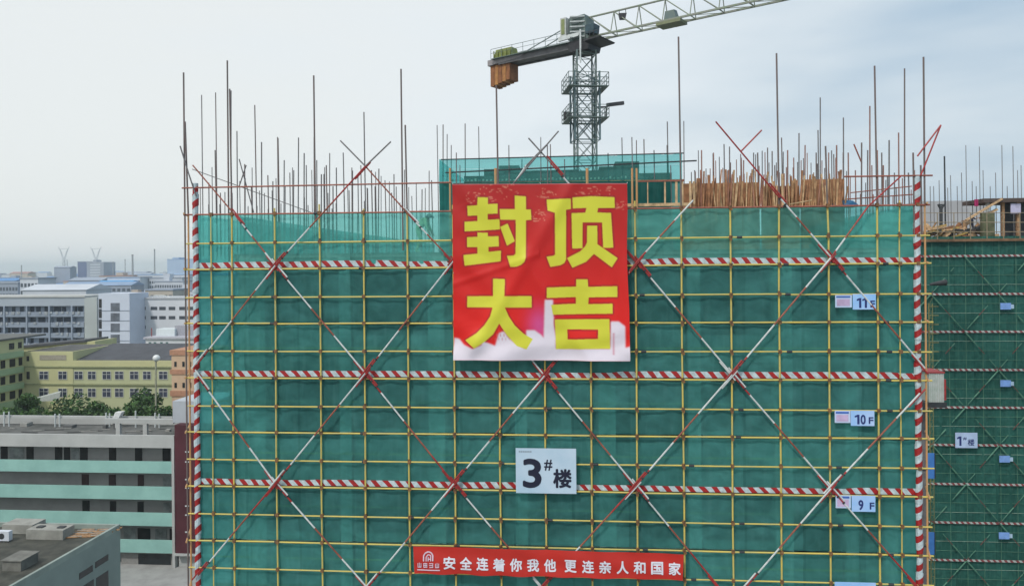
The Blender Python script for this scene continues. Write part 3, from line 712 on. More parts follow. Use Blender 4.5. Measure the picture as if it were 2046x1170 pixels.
# ------------------------------------------------------------------ roof poles and formwork
def poles(parent, lst, ybase, zb, mats, yr=(0, 3.0), r=.024):
    for px, top in lst:
        Y = ybase + rnd.uniform(*yr); x = X(px, Y); mb = MB()
        zt = Z(top, Y, px); lean = rnd.uniform(-.06, .06)
        mb.tube((x-lean, Y, zb), (x, Y, zt), r*rnd.uniform(.8, 1.05), 6, 0)
        mb.build('pole', mats[rnd.randrange(len(mats))], parent)
lf = thing('falsework_poles', 'cluster of bare grey poles standing on the roof left of the banner', 'falsework', (X(620, 3), 3, ROOF))
LP = [(407,190),(435,185),(466,181),(477,262),(513,210),(526,284),(558,274),(559,276),(571,320),(590,340),(600,275),(611,306),(631,274),(636,320),(645,348),(650,348),(662,306),(675,335),(689,305),(706,335),(718,350),(731,224),(724,330),(745,340),(760,337),(772,360),(865,360),(492,328),(433,300),(420,365),(538,350),(548,362),(582,345),(655,330),(700,380),(752,372),(785,385),(443,385),(505,372),(615,330),(668,372),(846,378),(736,375),(790,348)]
poles(lf, LP, 1.5, ROOF, [GREYP, RUST, GREYP], (0, 4))
for px in range(395, 872, 8):
    if rnd.random() < .85:
        Y = rnd.uniform(6, 13); MB().tube((X(px, Y), Y, ROOF-.1), (X(px+rnd.uniform(-2, 2), Y), Y, Z(rnd.uniform(330, 425), Y, px)), .02, 5).build('pole', GREYP, lf)
rf = thing('falsework_poles', 'dense cluster of thin brown poles standing on the roof right of the banner', 'falsework', (X(1600, 3), 3, ROOF))
RP = [(1405,300),(1450,288),(1461,293),(1484,315),(1509,305),(1517,305),(1537,295),(1546,302),(1565,275),(1577,300),(1600,266),(1612,290),(1643,195),(1638,260),(1634,305),(1659,305),(1669,308),(1675,290),(1689,235),(1698,305),(1725,285),(1737,300),(1742,212),(1765,305),(1780,280),(1799,265),(1812,137),(1768,330),(1429,305),(1489,320),(1551,330),(1589,315),(1712,340),(1745,330),(1756,300),(1790,345),(1818,345),(1776,352),(1830,340)]
RBP = mat('red_brown_pole', (.30, .15, .12), .6, .2, 2)
poles(rf, RP, 2.6, ROOF, [RUST, GREYP, RBP, RBP], (0, 3))
for px in range(1385, 1700, 7):
    Y = rnd.uniform(5, 11); MB().tube((X(px, Y), Y, ROOF-.1), (X(px+rnd.uniform(-2, 2), Y), Y, Z(rnd.uniform(300, 350), Y, px)), .02, 5).build('pole', [RBP, GREYP][px % 2], rf)
for px in (1700, 1712, 1722, 1731, 1748, 1762, 1771, 1786, 1795, 1806, 1822):
    Y = rnd.uniform(5, 11); MB().tube((X(px, Y), Y, ROOF-.1), (X(px+rnd.uniform(-2, 2), Y), Y, Z(rnd.uniform(345, 395), Y, px)), .02, 5).build('pole', [RBP, GREYP][px % 2], rf)
MB().tube(P(1700, 385, 4), P(1822, 372, 4), .02, 6).tube(P(1690, 352, 4.2), P(1822, 352, 4.2), .02, 6).tube(P(1690, 398, 3.5), P(1830, 388, 3.5), .022, 6).tube(P(1706, 288, 4), P(1722, 326, 4), .025, 6).build('cross_pipe', RORG, rf)
cf = thing('falsework_poles', 'sparse thin grey poles rising from the roof core around the crane mast', 'falsework', (X(1120, cY), cY+.5, ROOF))
CP = [(877,250),(889,249),(905,290),(915,305),(933,247),(960,253),(1020,290),(1084,274),(1097,290),(1103,288),(1246,275),(1266,274),(1275,280),(1290,278),(1337,243),(1336,290),(1343,330),(1370,242),(897,268),(922,330),(1046,318),(1131,318),(1218,306),(1310,300),(1391,340)]
poles(cf, CP, cY-.2, ROOF, [GREYP, GREYP, RUST], (0, .5), .022)
MB().tube(P(890, 345, cY-.1), P(1392, 321, cY-.1), .03, 6).tube(P(881, 319, cY-.1), P(1366, 306, cY-.1), .025, 6).build('rail', DARK, cf)
for px in (902, 993, 1176, 1266, 1275):    # yellow standards right behind the banner top
    MB().tube((X(px, .9), .9, ROOF), (X(px, .9), .9, Z(336, .9, px)), .045 if px in (993, 1176) else .035, 8).build('post', ORG, cf)
m = MB().tube(P(1030, 362, .2), P(1052, 330, .2), .03, 8, 1).tube(P(1048, 335, .2), P(1092, 290, .2), .03, 8, 0); m.build('raker', [GREYP, WHP], cf)

tf = thing('timber_formwork', 'brown fence of upright timber battens on the roof edge right of the banner', 'formwork', (X(1530, 1.6), 1.6, ZR[1]))
MB().box(X(1362, 2.3), 2.3, ROOF, X(1520, 2.3), 2.36, Z(364, 2.3, 1530)).box(X(1524, 2.1), 2.1, ROOF, X(1600, 2.1), 2.16, Z(372, 2.1, 1530)).box(X(1604, 2.3), 2.3, ROOF, X(1690, 2.3), 2.36, Z(360, 2.3, 1530)).build('plywood', PLY, tf)
MB().box(X(1380, 1.5), 1.45, Z(413, 1.5, 1500)-.05, X(1690, 1.5), 1.95, Z(413, 1.5, 1500)).build('deck_board', TIM, tf)
px = 1381
while px < 1690:
    y_ = 1.55+rnd.uniform(0, .35); x = X(px, y_); wd = rnd.choice([.03, .04, .05, .07]); lean = rnd.uniform(-.12, .12); ht = Z(rnd.choice([rnd.uniform(352, 372), rnd.uniform(346, 362), rnd.uniform(338, 352)]) if px > 1400 else rnd.uniform(355, 366), y_, px)
    if 1385 < px < 1400: ht = Z(356, y_, px)
    zb_ = Z(414, y_, px)
    MB().hexa([(x, y_, zb_), (x+wd, y_, zb_), (x+wd, y_+.05, zb_), (x, y_+.05, zb_), (x+lean, y_, ht), (x+wd+lean, y_, ht), (x+wd+lean, y_+.05, ht), (x+lean, y_+.05, ht)]).build('batten', [TIM, TIM2, mat('reddish_timber', (.40, .19, .13), .8, .25, 4), mat('old_timber', (.42, .20, .10), .8, .3, 4)][rnd.randrange(4)], tf)
    px += rnd.uniform(2.6, 5.2)
MB().tube(P(1578, 408, 1.3), P(1622, 400, 1.3), .02, 6).build('batten', TIM, tf)
b0 = P(1682, 412, 2.4)
m = MB(); n = 14
for k in range(n):
    for j in range(6):
        pass
def blob(name, c, rx, ry, rz, mt, label, cat, seed=1, top=False):
    rr = random.Random(seed); m = MB(); nu, nv = 16, 9
    for j in range(nv+1):
        ph = -math.pi/2 + math.pi*j/nv
        for i in range(nu):
            t_ = 2*math.pi*i/nu; k = 1+rr.uniform(-.12, .12)
            m.v.append((c[0]+rx*k*math.cos(ph)*math.cos(t_), c[1]+ry*k*math.cos(ph)*math.sin(t_), c[2]+max(-.3, math.sin(ph))*rz*k))
    for j in range(nv):
        for i in range(nu):
            a1 = j*nu+i; b1 = j*nu+(i+1) % nu; m.f.append((a1, b1, b1+nu, a1+nu)); m.m.append(0)
    return tag(m.build(name, mt, smooth=True), label, cat)
q = P(1688, 410, 2.2)
blob('tarpaulin', (q.x, q.y, q.z-.02), .42, .4, .18, mat('blue_tarp', (.02, .12, .26), .5, .25, 6), 'crumpled blue tarpaulin at the right end of the timber formwork', 'tarpaulin', 5)
tm = thing('timber_bay', 'open timber bay with thin uprights right of the banner top, beside the brown fence', 'formwork', (X(1320, 1.4), 1.4, ZR[1]))
MB().box(X(1254, 1.4), 1.4, Z(412, 1.4, 1300), X(1382, 1.4), 1.5, Z(406, 1.4, 1300)).build('bottom_beam', TIM, tm)
MB().box(X(1274, 1.4), 1.4, Z(363, 1.4, 1300), X(1370, 1.4), 1.47, Z(360, 1.4, 1300)).build('top_beam', RORG, tm)
for px, wd in [(1296, .03), (1330, .05), (1352, .07), (1362, .1), (1380, .06), (1388, .05)]:
    MB().box(X(px, 1.42), 1.42, Z(408, 1.42, px), X(px, 1.42)+wd, 1.5, Z(362, 1.42, px)).build('upright', TIM, tm)

# ------------------------------------------------------------------ people
def person(name, label, root, joints, radii, edges, clothes, s=1.0, face=Vector((0, -1, 0)), helmet=(.8, .5, .05)):
    """one skinned body; joints are metres in local space"""
    me = bpy.data.meshes.new(name); me.from_pydata([Vector(j)*s for j in joints], edges, [])
    o = bpy.data.objects.new(name, me); COL.objects.link(o); o.location = root
    sk = o.modifiers.new('skin', 'SKIN'); ss = o.modifiers.new('sub', 'SUBSURF'); ss.levels = 2; ss.render_levels = 2
    for v, r_ in zip(me.skin_vertices[0].data, radii): v.radius = (r_*s, r_*s)
    me.skin_vertices[0].data[0].use_root = True
    me.materials.append(clothes)
    bpy.context.view_layer.update()
    nm = bpy.data.meshes.new_from_object(o.evaluated_get(bpy.context.evaluated_depsgraph_get()))
    o.modifiers.clear(); o.data = nm
    nm.materials.clear(); nm.materials.append(clothes); nm.materials.append(mat('skin', (.36, .2, .13), .6, .05)); nm.materials.append(mat('dark_trousers', (.03, .035, .05), .8, .2))
    head = Vector(joints[3])*s
    for p in nm.polygons:
        p.use_smooth = True
        c = p.center
        if (c-head).length < .15*s: p.material_index = 1
        elif min((c-Vector(joints[k])*s).length for k in (6, 9)) < .13*s: p.material_index = 1
    tag(o, label, 'person')
    m = MB(); nu = 14
    hd = head + Vector((0, 0, .03))*s
    for j in range(6):
        ph = math.pi/2*j/5
        for i in range(nu):
            t_ = 2*math.pi*i/nu; rr_ = .135*math.cos(ph)*s; m.v.append((hd.x+rr_*math.cos(t_), hd.y+rr_*1.15*math.sin(t_), hd.z+.125*s*math.sin(ph)))
    for j in range(5):
        for i in range(nu):
            a1 = j*nu+i; b1 = j*nu+(i+1) % nu; m.f.append((a1, b1, b1+nu, a1+nu)); m.m.append(0)
    m.tube(hd+Vector((0, 0, -.012))*s, hd+Vector((0, 0, .008))*s, .165*s, 14)
    hm = m.build('helmet', mat(name+'_helmet', helmet, .4, .05), o, smooth=True)
    return o
ED = [(0,1),(1,2),(2,3),(2,4),(4,5),(5,6),(2,7),(7,8),(8,9),(0,10),(10,11),(11,12),(12,13),(0,14),(14,15),(15,16),(16,17),
      (6,18),(18,19),(6,20),(20,21),(9,22),(22,23),(9,24),(24,25)]
RD = [.14,.15,.085,.10,.075,.05,.035,.075,.05,.035,.10,.07,.05,.045,.10,.07,.05,.045,.014,.011,.013,.010,.014,.011,.013,.010]
def hands(j):   # fingers for wrists 6 and 9 as short forked chains
    out_ = []
    for k, e_ in ((6, 5), (9, 8)):
        wv = Vector(j[k]); d = (wv-Vector(j[e_])).normalized(); sd_ = d.cross(Vector((0, 1, 0))).normalized()
        out_ += [wv+d*.06+sd_*.02, wv+d*.12+sd_*.03, wv+d*.05-sd_*.03, wv+d*.10-sd_*.035]
    return out_
bend = [(0,0,.86),(.10,0,1.05),(.27,0,1.18),(.40,-.02,1.20),(.27,-.18,1.12),(.33,-.2,.88),(.42,-.18,.66),(.27,.18,1.12),(.36,.2,.88),(.46,.16,.68),
        (0,-.10,.82),(.10,-.11,.46),(-.05,-.11,.06),(.08,-.12,.03),(0,.10,.82),(.06,.12,.44),(-.12,.12,.06),(.02,.13,.03)]
q = P(842, 470, 1.6)
person('worker', 'stooping worker in pale green clothes behind the top net strip left of the banner', (X(838, 1.75), 1.75, ROOF+.0), bend+hands(bend), RD, ED, mat('pale_green_overalls', (.42, .58, .36), .8, .15, 6), 1.0, helmet=(.10, .12, .12))
stand = [(0,0,.92),(0,0,1.18),(0,0,1.42),(0,-.02,1.60),(-.19,0,1.38),(-.27,-.06,1.12),(-.22,-.24,.95),(.19,0,1.38),(.34,-.04,1.2),(.5,-.1,1.32),
         (-.09,0,.88),(-.10,-.03,.48),(-.10,.02,.08),(-.10,-.1,.04),(.09,0,.88),(.12,-.02,.48),(.13,.03,.08),(.13,-.1,.04)]

# ================================================================== TOWER CRANE
CD = 68.0
cb = PD(1171, 500, CD); crx, cry = cb.x, cb.y
crane = thing('tower_crane', 'flat top tower crane with grey lattice mast and dark slewing unit behind the tower', 'crane', (crx, cry, 0))
CG = mat('crane_grey_green', (.13, .17, .15), .5, .2, 3, col2=(.10, .15, .16)); CJ = mat('crane_jib_green', (.20, .25, .17), .5, .2, 3, col2=(.26, .25, .24))
CK = mat('crane_dark', (.035, .035, .042), .5, .2, 3); CW = mat('counterweight_orange', (.42, .20, .06), .8, .3, 2.2, col2=(.25, .10, .04))
def cz(py): return CAM.z + (HOR - 1.2 - py)/F*CD
def lattice(mb, cx, cy, z0, z1, hw, step, rot=0.0, rc=.09, rb=.045, mi=0):
    cs = [(hw*math.cos(rot+math.pi/4+k*math.pi/2)*1.414, hw*math.sin(rot+math.pi/4+k*math.pi/2)*1.414) for k in range(4)]
    cs = [(cx+a_, cy+b_) for a_, b_ in cs]
    for x, y in cs: mb.bar((x, y, z0), (x, y, z1), rc*2, rc*2, mi)
    z = z0; fl = 0
    while z < z1-.1:
        zn = min(z+step, z1)
        for k in range(4):
            p_ = cs[k]; q_ = cs[(k+1) % 4]
            mb.tube((*p_, z), (*q_, z), rb, 5, mi)
            zm = (z+zn)/2
            mb.tube((*p_, z), (*q_, zn), rb, 5, mi); mb.tube((*q_, z), (*p_, zn), rb, 5, mi)
        z = zn
    return mb
rotm = TH + R(6)
lattice(MB(), crx, cry, 0, cz(105), .86, 1.9, rotm, .08, .032).build('mast', CG, crane)
# climbing frame round the mast
m = MB(); lattice(m, crx, cry, cz(283), cz(148), 1.12, 2.6, rotm, .085, .034)
m.build('climbing_frame', mat('crane_blue_grey', (.10, .17, .19), .5, .2, 3), crane)
def plat(zf, hw, rail, nm='platform'):
    m = MB(); ux = Vector((math.cos(rotm), math.sin(rotm), 0)); uy = Vector((-math.sin(rotm), math.cos(rotm), 0)); c_ = Vector((crx, cry, zf))
    for s_ in (-1, 1):
        m.bar(c_+uy*s_*(hw-.25)-ux*hw, c_+uy*s_*(hw-.25)+ux*hw, .5, .08); m.bar(c_+ux*s_*(hw-.25)-uy*hw, c_+ux*s_*(hw-.25)+uy*hw, .5, .081)
    for s_ in (-1, 1):
        for dz in (.35, .75, rail):
            m.tube(c_+uy*s_*hw-ux*hw+Vector((0, 0, dz)), c_+uy*s_*hw+ux*hw+Vector((0, 0, dz)), .03, 5); m.tube(c_+ux*s_*hw-uy*hw+Vector((0, 0, dz)), c_+ux*s_*hw+uy*hw+Vector((0, 0, dz)), .03, 5)
        for k in range(5):
            t_ = -hw+2*hw*k/4
            m.tube(c_+uy*s_*hw+ux*t_, c_+uy*s_*hw+ux*t_+Vector((0, 0, rail)), .03, 5); m.tube(c_+ux*s_*hw+uy*t_, c_+ux*s_*hw+uy*t_+Vector((0, 0, rail)), .03, 5)
    return m.build(nm, CG, crane)
plat(cz(180), 1.8, 1.2); plat(cz(241), 1.8, 1.1)
u = Vector((math.cos(rotm), math.sin(rotm), 0)); v_ = Vector((-math.sin(rotm), math.cos(rotm), 0))
c_ = Vector((crx, cry, cz(214)))
m = MB(); m.bar(c_+u*1.0, c_+u*2.1+Vector((0, 0, .05)), .12); m.bar(c_+u*2.0+Vector((0, 0, .2)), c_+u*3.6+Vector((0, 0, .42)), .3, .3); m.bar(c_+u*2.0, c_+u*1.9+Vector((0, 0, -1.1)), .15)
m.build('monorail_beam', CK, crane)
MB().box(crx-1.9, cry-.4, cz(238), crx-1.3, cry+.3, cz(224)).build('hydraulic_unit', CK, crane)
# jib direction: comes towards the viewer on the right
JE = PD(1570, 2, 57.3); jd = Vector((JE.x-crx, JE.y-cry, 0)).normalized(); jn = Vector((-jd.y, jd.x, 0))
zb = cz(85)
def J(t_, s_, z): return Vector((crx, cry, z)) + jd*t_ + jn*s_
m = MB()
m.hexa([J(-1, -1, cz(106)), J(1, -1, cz(106)), J(1, 1, cz(106)), J(-1, 1, cz(106)), J(-1.2, -1.1, cz(86)), J(1.2, -1.1, cz(86)), J(1.2, 1.1, cz(86)), J(-1.2, 1.1, cz(86))])
m.tube(J(0, 0, cz(108)), J(0, 0, cz(103)), 1.0, 16)
m.build('slewing_unit', CK, crane)
m = MB(); m.hexa([J(-1.1, -.8, cz(84)), J(.9, -.8, cz(84)), J(.9, .8, cz(84)), J(-1.1, .8, cz(84)), J(-1.1, -.8, cz(36)), J(.5, -.8, cz(35)), J(.5, .8, cz(35)), J(-1.1, .8, cz(36))])
m.build('tower_head', CG, crane)
m = MB()
for k in range(5): m.box(*J(-1.0+.1, -1.0, cz(80)+k*.45), *(J(.55, -.84, cz(80)+k*.45)+Vector((0, 0, .08))))
m.build('head_ladder', WHP, crane)
# operator cab panel (white green) left of the head and cab right
m = MB(); a1 = J(-1.15, -1.1, cz(72)); m.hexa([J(-1.75, -1.3, cz(73)), J(-1.15, -1.3, cz(73)), J(-1.15, .2, cz(73)), J(-1.75, .2, cz(73)), J(-1.75, -1.3, cz(37)), J(-1.15, -1.3, cz(37)), J(-1.15, .2, cz(37)), J(-1.75, .2, cz(37))])
cabp = m.build('electric_cabinet', mat('cabinet_white', (.5, .52, .5), .5, .1), crane)
MB().hexa([J(-1.62, -1.34, cz(70)), J(-1.28, -1.34, cz(70)), J(-1.28, -1.29, cz(70)), J(-1.62, -1.29, cz(70)), J(-1.62, -1.34, cz(40)), J(-1.28, -1.34, cz(40)), J(-1.28, -1.29, cz(40)), J(-1.62, -1.29, cz(40))]).build('green_door', mat('cab_green', (.22, .26, .10), .5), cabp)
m = MB(); m.hexa([J(-1.9, -1.4, cz(83)), J(.2, -1.4, cz(80)), J(.2, -1.2, cz(80)), J(-1.9, -1.2, cz(83)), J(-1.9, -1.4, cz(74)), J(.4, -1.4, cz(73)), J(.4, -1.2, cz(73)), J(-1.9, -1.2, cz(74))]); m.build('walkway_panel', WHP, crane)
m = MB(); m.hexa([J(1.0, -1.5, cz(80)), J(1.8, -1.5, cz(80)), J(1.8, -.5, cz(80)), J(1.0, -.5, cz(80)), J(1.0, -1.5, cz(63)), J(1.9, -1.5, cz(63)), J(1.9, -.5, cz(63)), J(1.0, -.5, cz(63))])
m.build('cab', mat('cab_glass', (.03, .07, .09), .15, .2), crane)
m = MB(); m.hexa([J(1.0, -1.8, cz(96)), J(2.5, -1.8, cz(93)), J(2.5, 1.0, cz(93)), J(1.0, 1.0, cz(96)), J(1.0, -1.8, cz(92)), J(2.6, -1.8, cz(91)), J(2.6, 1.0, cz(91)), J(1.0, 1.0, cz(92))])
for k in range(4): m.tube(J(1.2+k*.42, -1.8, cz(92)), J(1.2+k*.42, -1.8, cz(80)), .03, 5)
m.tube(J(1.2, -1.8, cz(80)), J(2.46, -1.8, cz(80)), .03, 5); m.build('cab_platform', CK, crane)
MB().bar(J(.55, -1.6, cz(108)), J(.55, -1.6, cz(70)), .14, .14).tube(J(.55, -1.6, cz(135)), J(.55, -1.6, cz(108)), .07, 6).build('ladder', WHP, crane)
# counter jib
CL = -9.2
m = MB(); z1_, z2_ = cz(92), cz(84)
for s_ in (-.75, .75): m.bar(J(0, s_, zb-.35), J(CL, s_, zb-.35), .28, .62)
for k in range(8): m.bar(J(CL*k/8-.3, -.75, zb-.3), J(CL*k/8-.3, .75, zb-.3), .15, .3)
m.hexa([J(CL, -.7, zb-.55), J(-.5, -.7, zb-.55), J(-.5, .7, zb-.55), J(CL, .7, zb-.55), J(CL, -.7, zb-.1), J(-.5, -.7, zb-.1), J(-.5, .7, zb-.1), J(CL, .7, zb-.1)])
m.build('counter_jib', mat('counter_jib_grey', (.12, .12, .13), .5, .2, 2), crane)
m = MB()
for s_ in (-1.2, 1.2):
    for k in range(8): m.tube(J(CL*k/7.2-.9, s_, zb-.1), J(CL*k/7.2-.9, s_, zb+.85), .025, 5)
    m.tube(J(-1.0, s_, zb+.85), J(CL-.6, s_, zb+.85), .025, 5); m.tube(J(-1.0, s_, zb+.45), J(CL-.6, s_, zb+.45), .02, 5)
    m.bar(J(-1.0, s_*.85, zb-.1), J(CL-.6, s_*.85, zb-.1), .5, .05)
m.build('guard_rail', CG, crane)
MB().tube(J(-1.2, -.5, cz(48)), J(-6.2, -.6, zb+.1), .05, 6).tube(J(-1.2, .5, cz(48)), J(-6.2, .6, zb+.1), .05, 6).build('tie_bar', CG, crane)
m = MB(); m.hexa([J(-10.0, -.6, zb+.15), J(-7.8, -.6, zb+.15), J(-7.8, .6, zb+.15), J(-10.0, .6, zb+.15), J(-9.8, -.45, zb+.95), J(-7.9, -.45, zb+.95), J(-7.9, .45, zb+.95), J(-9.8, .45, zb+.95)])
for k in range(5): m.tube(J(-9.9+k*.5, -.65, zb+.1), J(-9.9+k*.5, -.65, zb+.8), .06, 6)
m.build('winch_cover', mat('winch_green', (.20, .24, .05), .5, .25, 3), crane)
MB().hexa([J(-10.5, -.9, zb-.6), J(-6.6, -.9, zb-.35), J(-6.6, .9, zb-.35), J(-10.5, .9, zb-.6), J(-10.5, -.9, zb-.05), J(-5.6, -.9, zb+.1), J(-5.6, .9, zb+.1), J(-10.5, .9, zb-.05)]).build('tail_frame', mat('tail_grey', (.30, .28, .29), .6, .15), crane)
for k in range(5):
    t0 = -10.3+k*.48
    MB().hexa([J(t0, -.7, zb-2.6+.1*k), J(t0+.42, -.7, zb-2.6+.1*k), J(t0+.42, .7, zb-2.6+.1*k), J(t0, .7, zb-2.6+.1*k), J(t0, -.7, zb-.6), J(t0+.42, -.7, zb-.6), J(t0+.42, .7, zb-.6), J(t0, .7, zb-.6)]).build('counterweight', CW if k % 2 else mat('counterweight_rust', (.30, .12, .045), .8, .25, 2), crane)
# jib truss: single top chord, two bottom chords
JL = 46.0; th = 2.15; bw = .62
m = MB(); m.tube(J(.3, 0, zb+th), J(JL, 0, zb+th), .085, 6)
for s_ in (-bw, bw): m.bar(J(.3, s_, zb+.15), J(JL, s_, zb+.15), .15, .15)
m.build('jib_chord', CJ, crane)
m = MB(); t_ = .6; bay = 2.45
while t_ < JL-bay:
    for s_ in (-bw, bw):
        m.tube(J(t_+bay, s_, zb+.15), J(t_+bay+.0, 0, zb+th), .045, 5); m.tube(J(t_, 0, zb+th), J(t_+bay, s_, zb+.15), .05, 5)
    m.tube(J(t_+bay, -bw, zb+.15), J(t_+bay, bw, zb+.15), .04, 5); m.tube(J(t_, -bw, zb+.15), J(t_+bay, bw, zb+.15), .03, 5)
    t_ += bay
m.build('jib_bracing', CJ, crane)
q = J(3.9, 0, zb+th-.6); MB().hexa([q+Vector((-.25, -.25, -.25)), q+Vector((.25, -.25, -.25)), q+Vector((.25, .25, -.25)), q+Vector((-.25, .25, -.25)), q+Vector((-.35, -.3, .2)), q+Vector((.35, -.3, .2)), q+Vector((.35, .3, .2)), q+Vector((-.35, .3, .2))]).tube(q+Vector((-.3, 0, .2)), J(3.6, 0, zb+th), .03, 5).tube(q+Vector((.3, 0, .2)), J(4.2, 0, zb+th), .03, 5).build('junction_box', CK, crane)
m = MB(); m.hexa([J(8.0, -.45, zb+.2), J(9.1, -.45, zb+.2), J(9.1, .45, zb+.2), J(8.0, .45, zb+.2), J(8.1, -.4, zb+1.0), J(8.9, -.4, zb+1.0), J(8.8, .4, zb+1.15), J(8.2, .4, zb+1.1)]); m.build('trolley_winch', CG, crane)
m = MB(); m.hexa([J(7.4, -.7, zb-.15), J(9.6, -.7, zb-.15), J(9.6, .7, zb-.15), J(7.4, .7, zb-.15), J(7.4, -.7, zb+.1), J(9.6, -.7, zb+.1), J(9.6, .7, zb+.1), J(7.4, .7, zb+.1)]); m.build('trolley', mat('trolley_green', (.20, .22, .12), .5), crane)

# ================================================================== BUILDING 1 (right, further back)
Y1 = 50.0
ax0, ax1 = X(1770, Y1), X(2240, Y1)
t1 = Z(472, Y1, 1950); RO1 = Z(476, Y1, 1950)
bl = thing('concrete_building', 'second tower wrapped in dark green net at the right edge, further back', 'building', (40, Y1+1, 0))
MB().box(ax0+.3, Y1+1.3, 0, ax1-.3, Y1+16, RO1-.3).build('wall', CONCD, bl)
for k in range(9): MB().box(ax0+.2, Y1+.9, RO1-3.4*k-.5, ax1-.2, Y1+1.3, RO1-3.4*k-.25).build('floor_slab', CONC, bl)
MB().box(ax0, Y1-.4, RO1-.3, ax1, Y1+16, RO1-.05).build('roof_deck', mat('timber_deck', (.22, .13, .07), .9, .3, 1), bl)
net_sheet('safety_net', (ax0, Y1, t1), (ax1, Y1, t1), (ax0, Y1, 0.2), (ax1, Y1, .2), NET2, 160, 80, .10, 20, 'dark green net over the whole front of the far right tower')
net_sheet('safety_net', (ax0, Y1+16, t1), (ax0, Y1, t1), (ax0, Y1+16, 0.2), (ax0, Y1, .2), NET2, 30, 40, .10, 8, 'dark green net on the flank of the far right tower')
GRN = mat('green_tinted_pipe', (.10, .26, .18), .6, .2, 3); GR2 = mat('pale_green_pipe', (.30, .44, .36), .6, .2, 3)
s2 = thing('scaffold', 'faint pipe grid and white crossed brace lengths on the far right tower', 'scaffold', (40, Y1, 0))
for k in range(14):
    px = 1796+k*33.6; MB().tube((X(px, Y1-.1), Y1-.1, .2), (X(px, Y1-.1), Y1-.1, t1), .022, 5).build('standard', GRN, s2)
rows1 = [511, 587, 662, 738, 813, 888, 966, 1043, 1118, 1193]
TB = stripe_mat('far_striped_board_paint', 'x', .8, .52, (.22, .05, .055), (.42, .47, .45), .5)
for k, py in enumerate(rows1):
    z = Z(py, Y1-.1, 1950)
    for d in (19, 38, 57): MB().tube((ax0, Y1-.1, z-d/F*71), (ax1, Y1-.1, z-d/F*71), .020, 5).build('ledger', GRN if (k+d) % 3 else GR2, s2)
    MB().box(ax0+2.2, Y1-.24, z-.10, ax1, Y1-.2, z+.10).build('striped_board', TB, s2)
    if k < 9:   # crossing braces with white lengths
        z2 = Z(rows1[k+1], Y1-.1, 1950); off = 0 if k % 2 == 0 else 67
        for j in range(-1, 3):
            cxp = 1928+off+j*134
            for sg in (-1, 1):
                a1 = Vector((X(cxp, Y1-.3), Y1-.3, z)); b1 = Vector((X(cxp+sg*67, Y1-.3), Y1-.3-.05*sg, z2)); d = b1-a1
                mb = MB(); 
                for (f0, f1, mi) in [(0, .30, 0), (.30, .40, 1), (.40, .58, 2), (.58, .72, 0), (.72, .92, 1), (.92, 1, 2)]:
                    if rnd.random() < .75 or mi == 1: mb.tube(a1+d*f0, a1+d*f1, .06 if mi == 0 else .03, 5, [1, 1, 0][mi] if mi == 0 else mi)
                mb.build('brace', [WHP, GRN, mat('dull_red_pipe', (.16, .03, .03), .6)], s2)
# signs on it
def flat_sign(name, px0, py0, px1, py1, Y, mt, label, cat, group=None, th_=.05):
    a_ = P(px0, py1, Y); b_ = P(px1, py0, Y)
    return tag(MB().box(a_.x, Y, a_.z, b_.x, Y+th_, b_.z).build(name, mt), label, cat, group)
SB = mat('far_sign_blue', (.44, .56, .80), .5, .1, 1)
o = flat_sign('number_sign', 1909, 864, 1953, 894, Y1-.5, SB, 'pale blue sign reading 1#楼 on the far right tower', 'sign')
m = MB()
def zp(x, y): return 1780+x*266/1004, 860+y*266/1004
q0 = P(*zp(500, 112), Y1-.51); q1 = P(*zp(535, 42), Y1-.51); one(m, q0.x, q0.z, q1.x, q1.z, Y1-.51); letrect(m, '#', 545, 48, 572, 70, zp, Y1-.51, .015); letrect(m, '楼', 580, 62, 630, 112, zp, Y1-.51, .02)
m.build('lettering', BLUEINK, o)
for (px, py, ll) in [(1999, 605, 'uppermost'), (1999, 759, 'second highest'), (1997, 910, 'third highest'), (1996, 1063, 'lowest')]:
    o = flat_sign('floor_sign', px, py, px+21, py+13, Y1-.45, mat('far_floor_sign', (.20, .36, .74), .5, .15, 2), ll+' small blue floor sign on the far right tower', 'sign')
    a_ = P(px+21, py+11, Y1-.44); b_ = P(px+27, py+3, Y1-.44); MB().box(a_.x, Y1-.44, a_.z, b_.x, Y1-.4, b_.z).build('side_tab', mat('far_sign_tab', (.4, .56, .72), .5), o)

# things on roof 1
zr1 = RO1-.05
rr1 = thing('roof_railing', 'pipe railing along the roof edge of the far right tower', 'railing', (40, Y1-.3, zr1))
m = MB()
for k in range(14):
    px = 1842+k*33; m.tube((X(px, Y1-.3), Y1-.3, zr1-.2), (X(px, Y1-.3), Y1-.3, Z(425, Y1-.3, px)), .045, 5)
m.tube(P(1842, 444, Y1-.3), P(2200, 444, Y1-.3), .04, 5).tube(P(1842, 463, Y1-.3), P(2200, 463, Y1-.3), .04, 5).tube(P(1842, 425, Y1-.3), P(2200, 425, Y1-.3), .03, 5)
m.build('rail', mat('tan_pipe', (.30, .24, .16), .6), rr1)
pg = thing('falsework_poles', 'row of tall thin poles on the roof of the far right tower', 'falsework', (40, Y1+3, zr1))
for px, top in [(1890,312),(1896,375),(1902,350),(1933,290),(1924,345),(1960,293),(1967,340),(1992,345),(2005,290),(2027,292),(2036,340),(1945,362),(1861,372),(1868,372),(1879,360),(1915,372),(1953,372),(1981,372),(2015,372),(2043,330),(2060,310)]:
    Y = Y1+rnd.uniform(1, 7); MB().tube((X(px+1, Y), Y, zr1), (X(px, Y), Y, Z(top, Y, px)), .08 if px == 1890 else .035, 5).build('pole', GREYP if px != 1890 else DARK, pg)
mch = thing('timber_pile', 'stack of yellow timber and boards on the far right roof beside the striped post', 'timber pile', (X(1870, Y1+1), Y1+1, zr1))
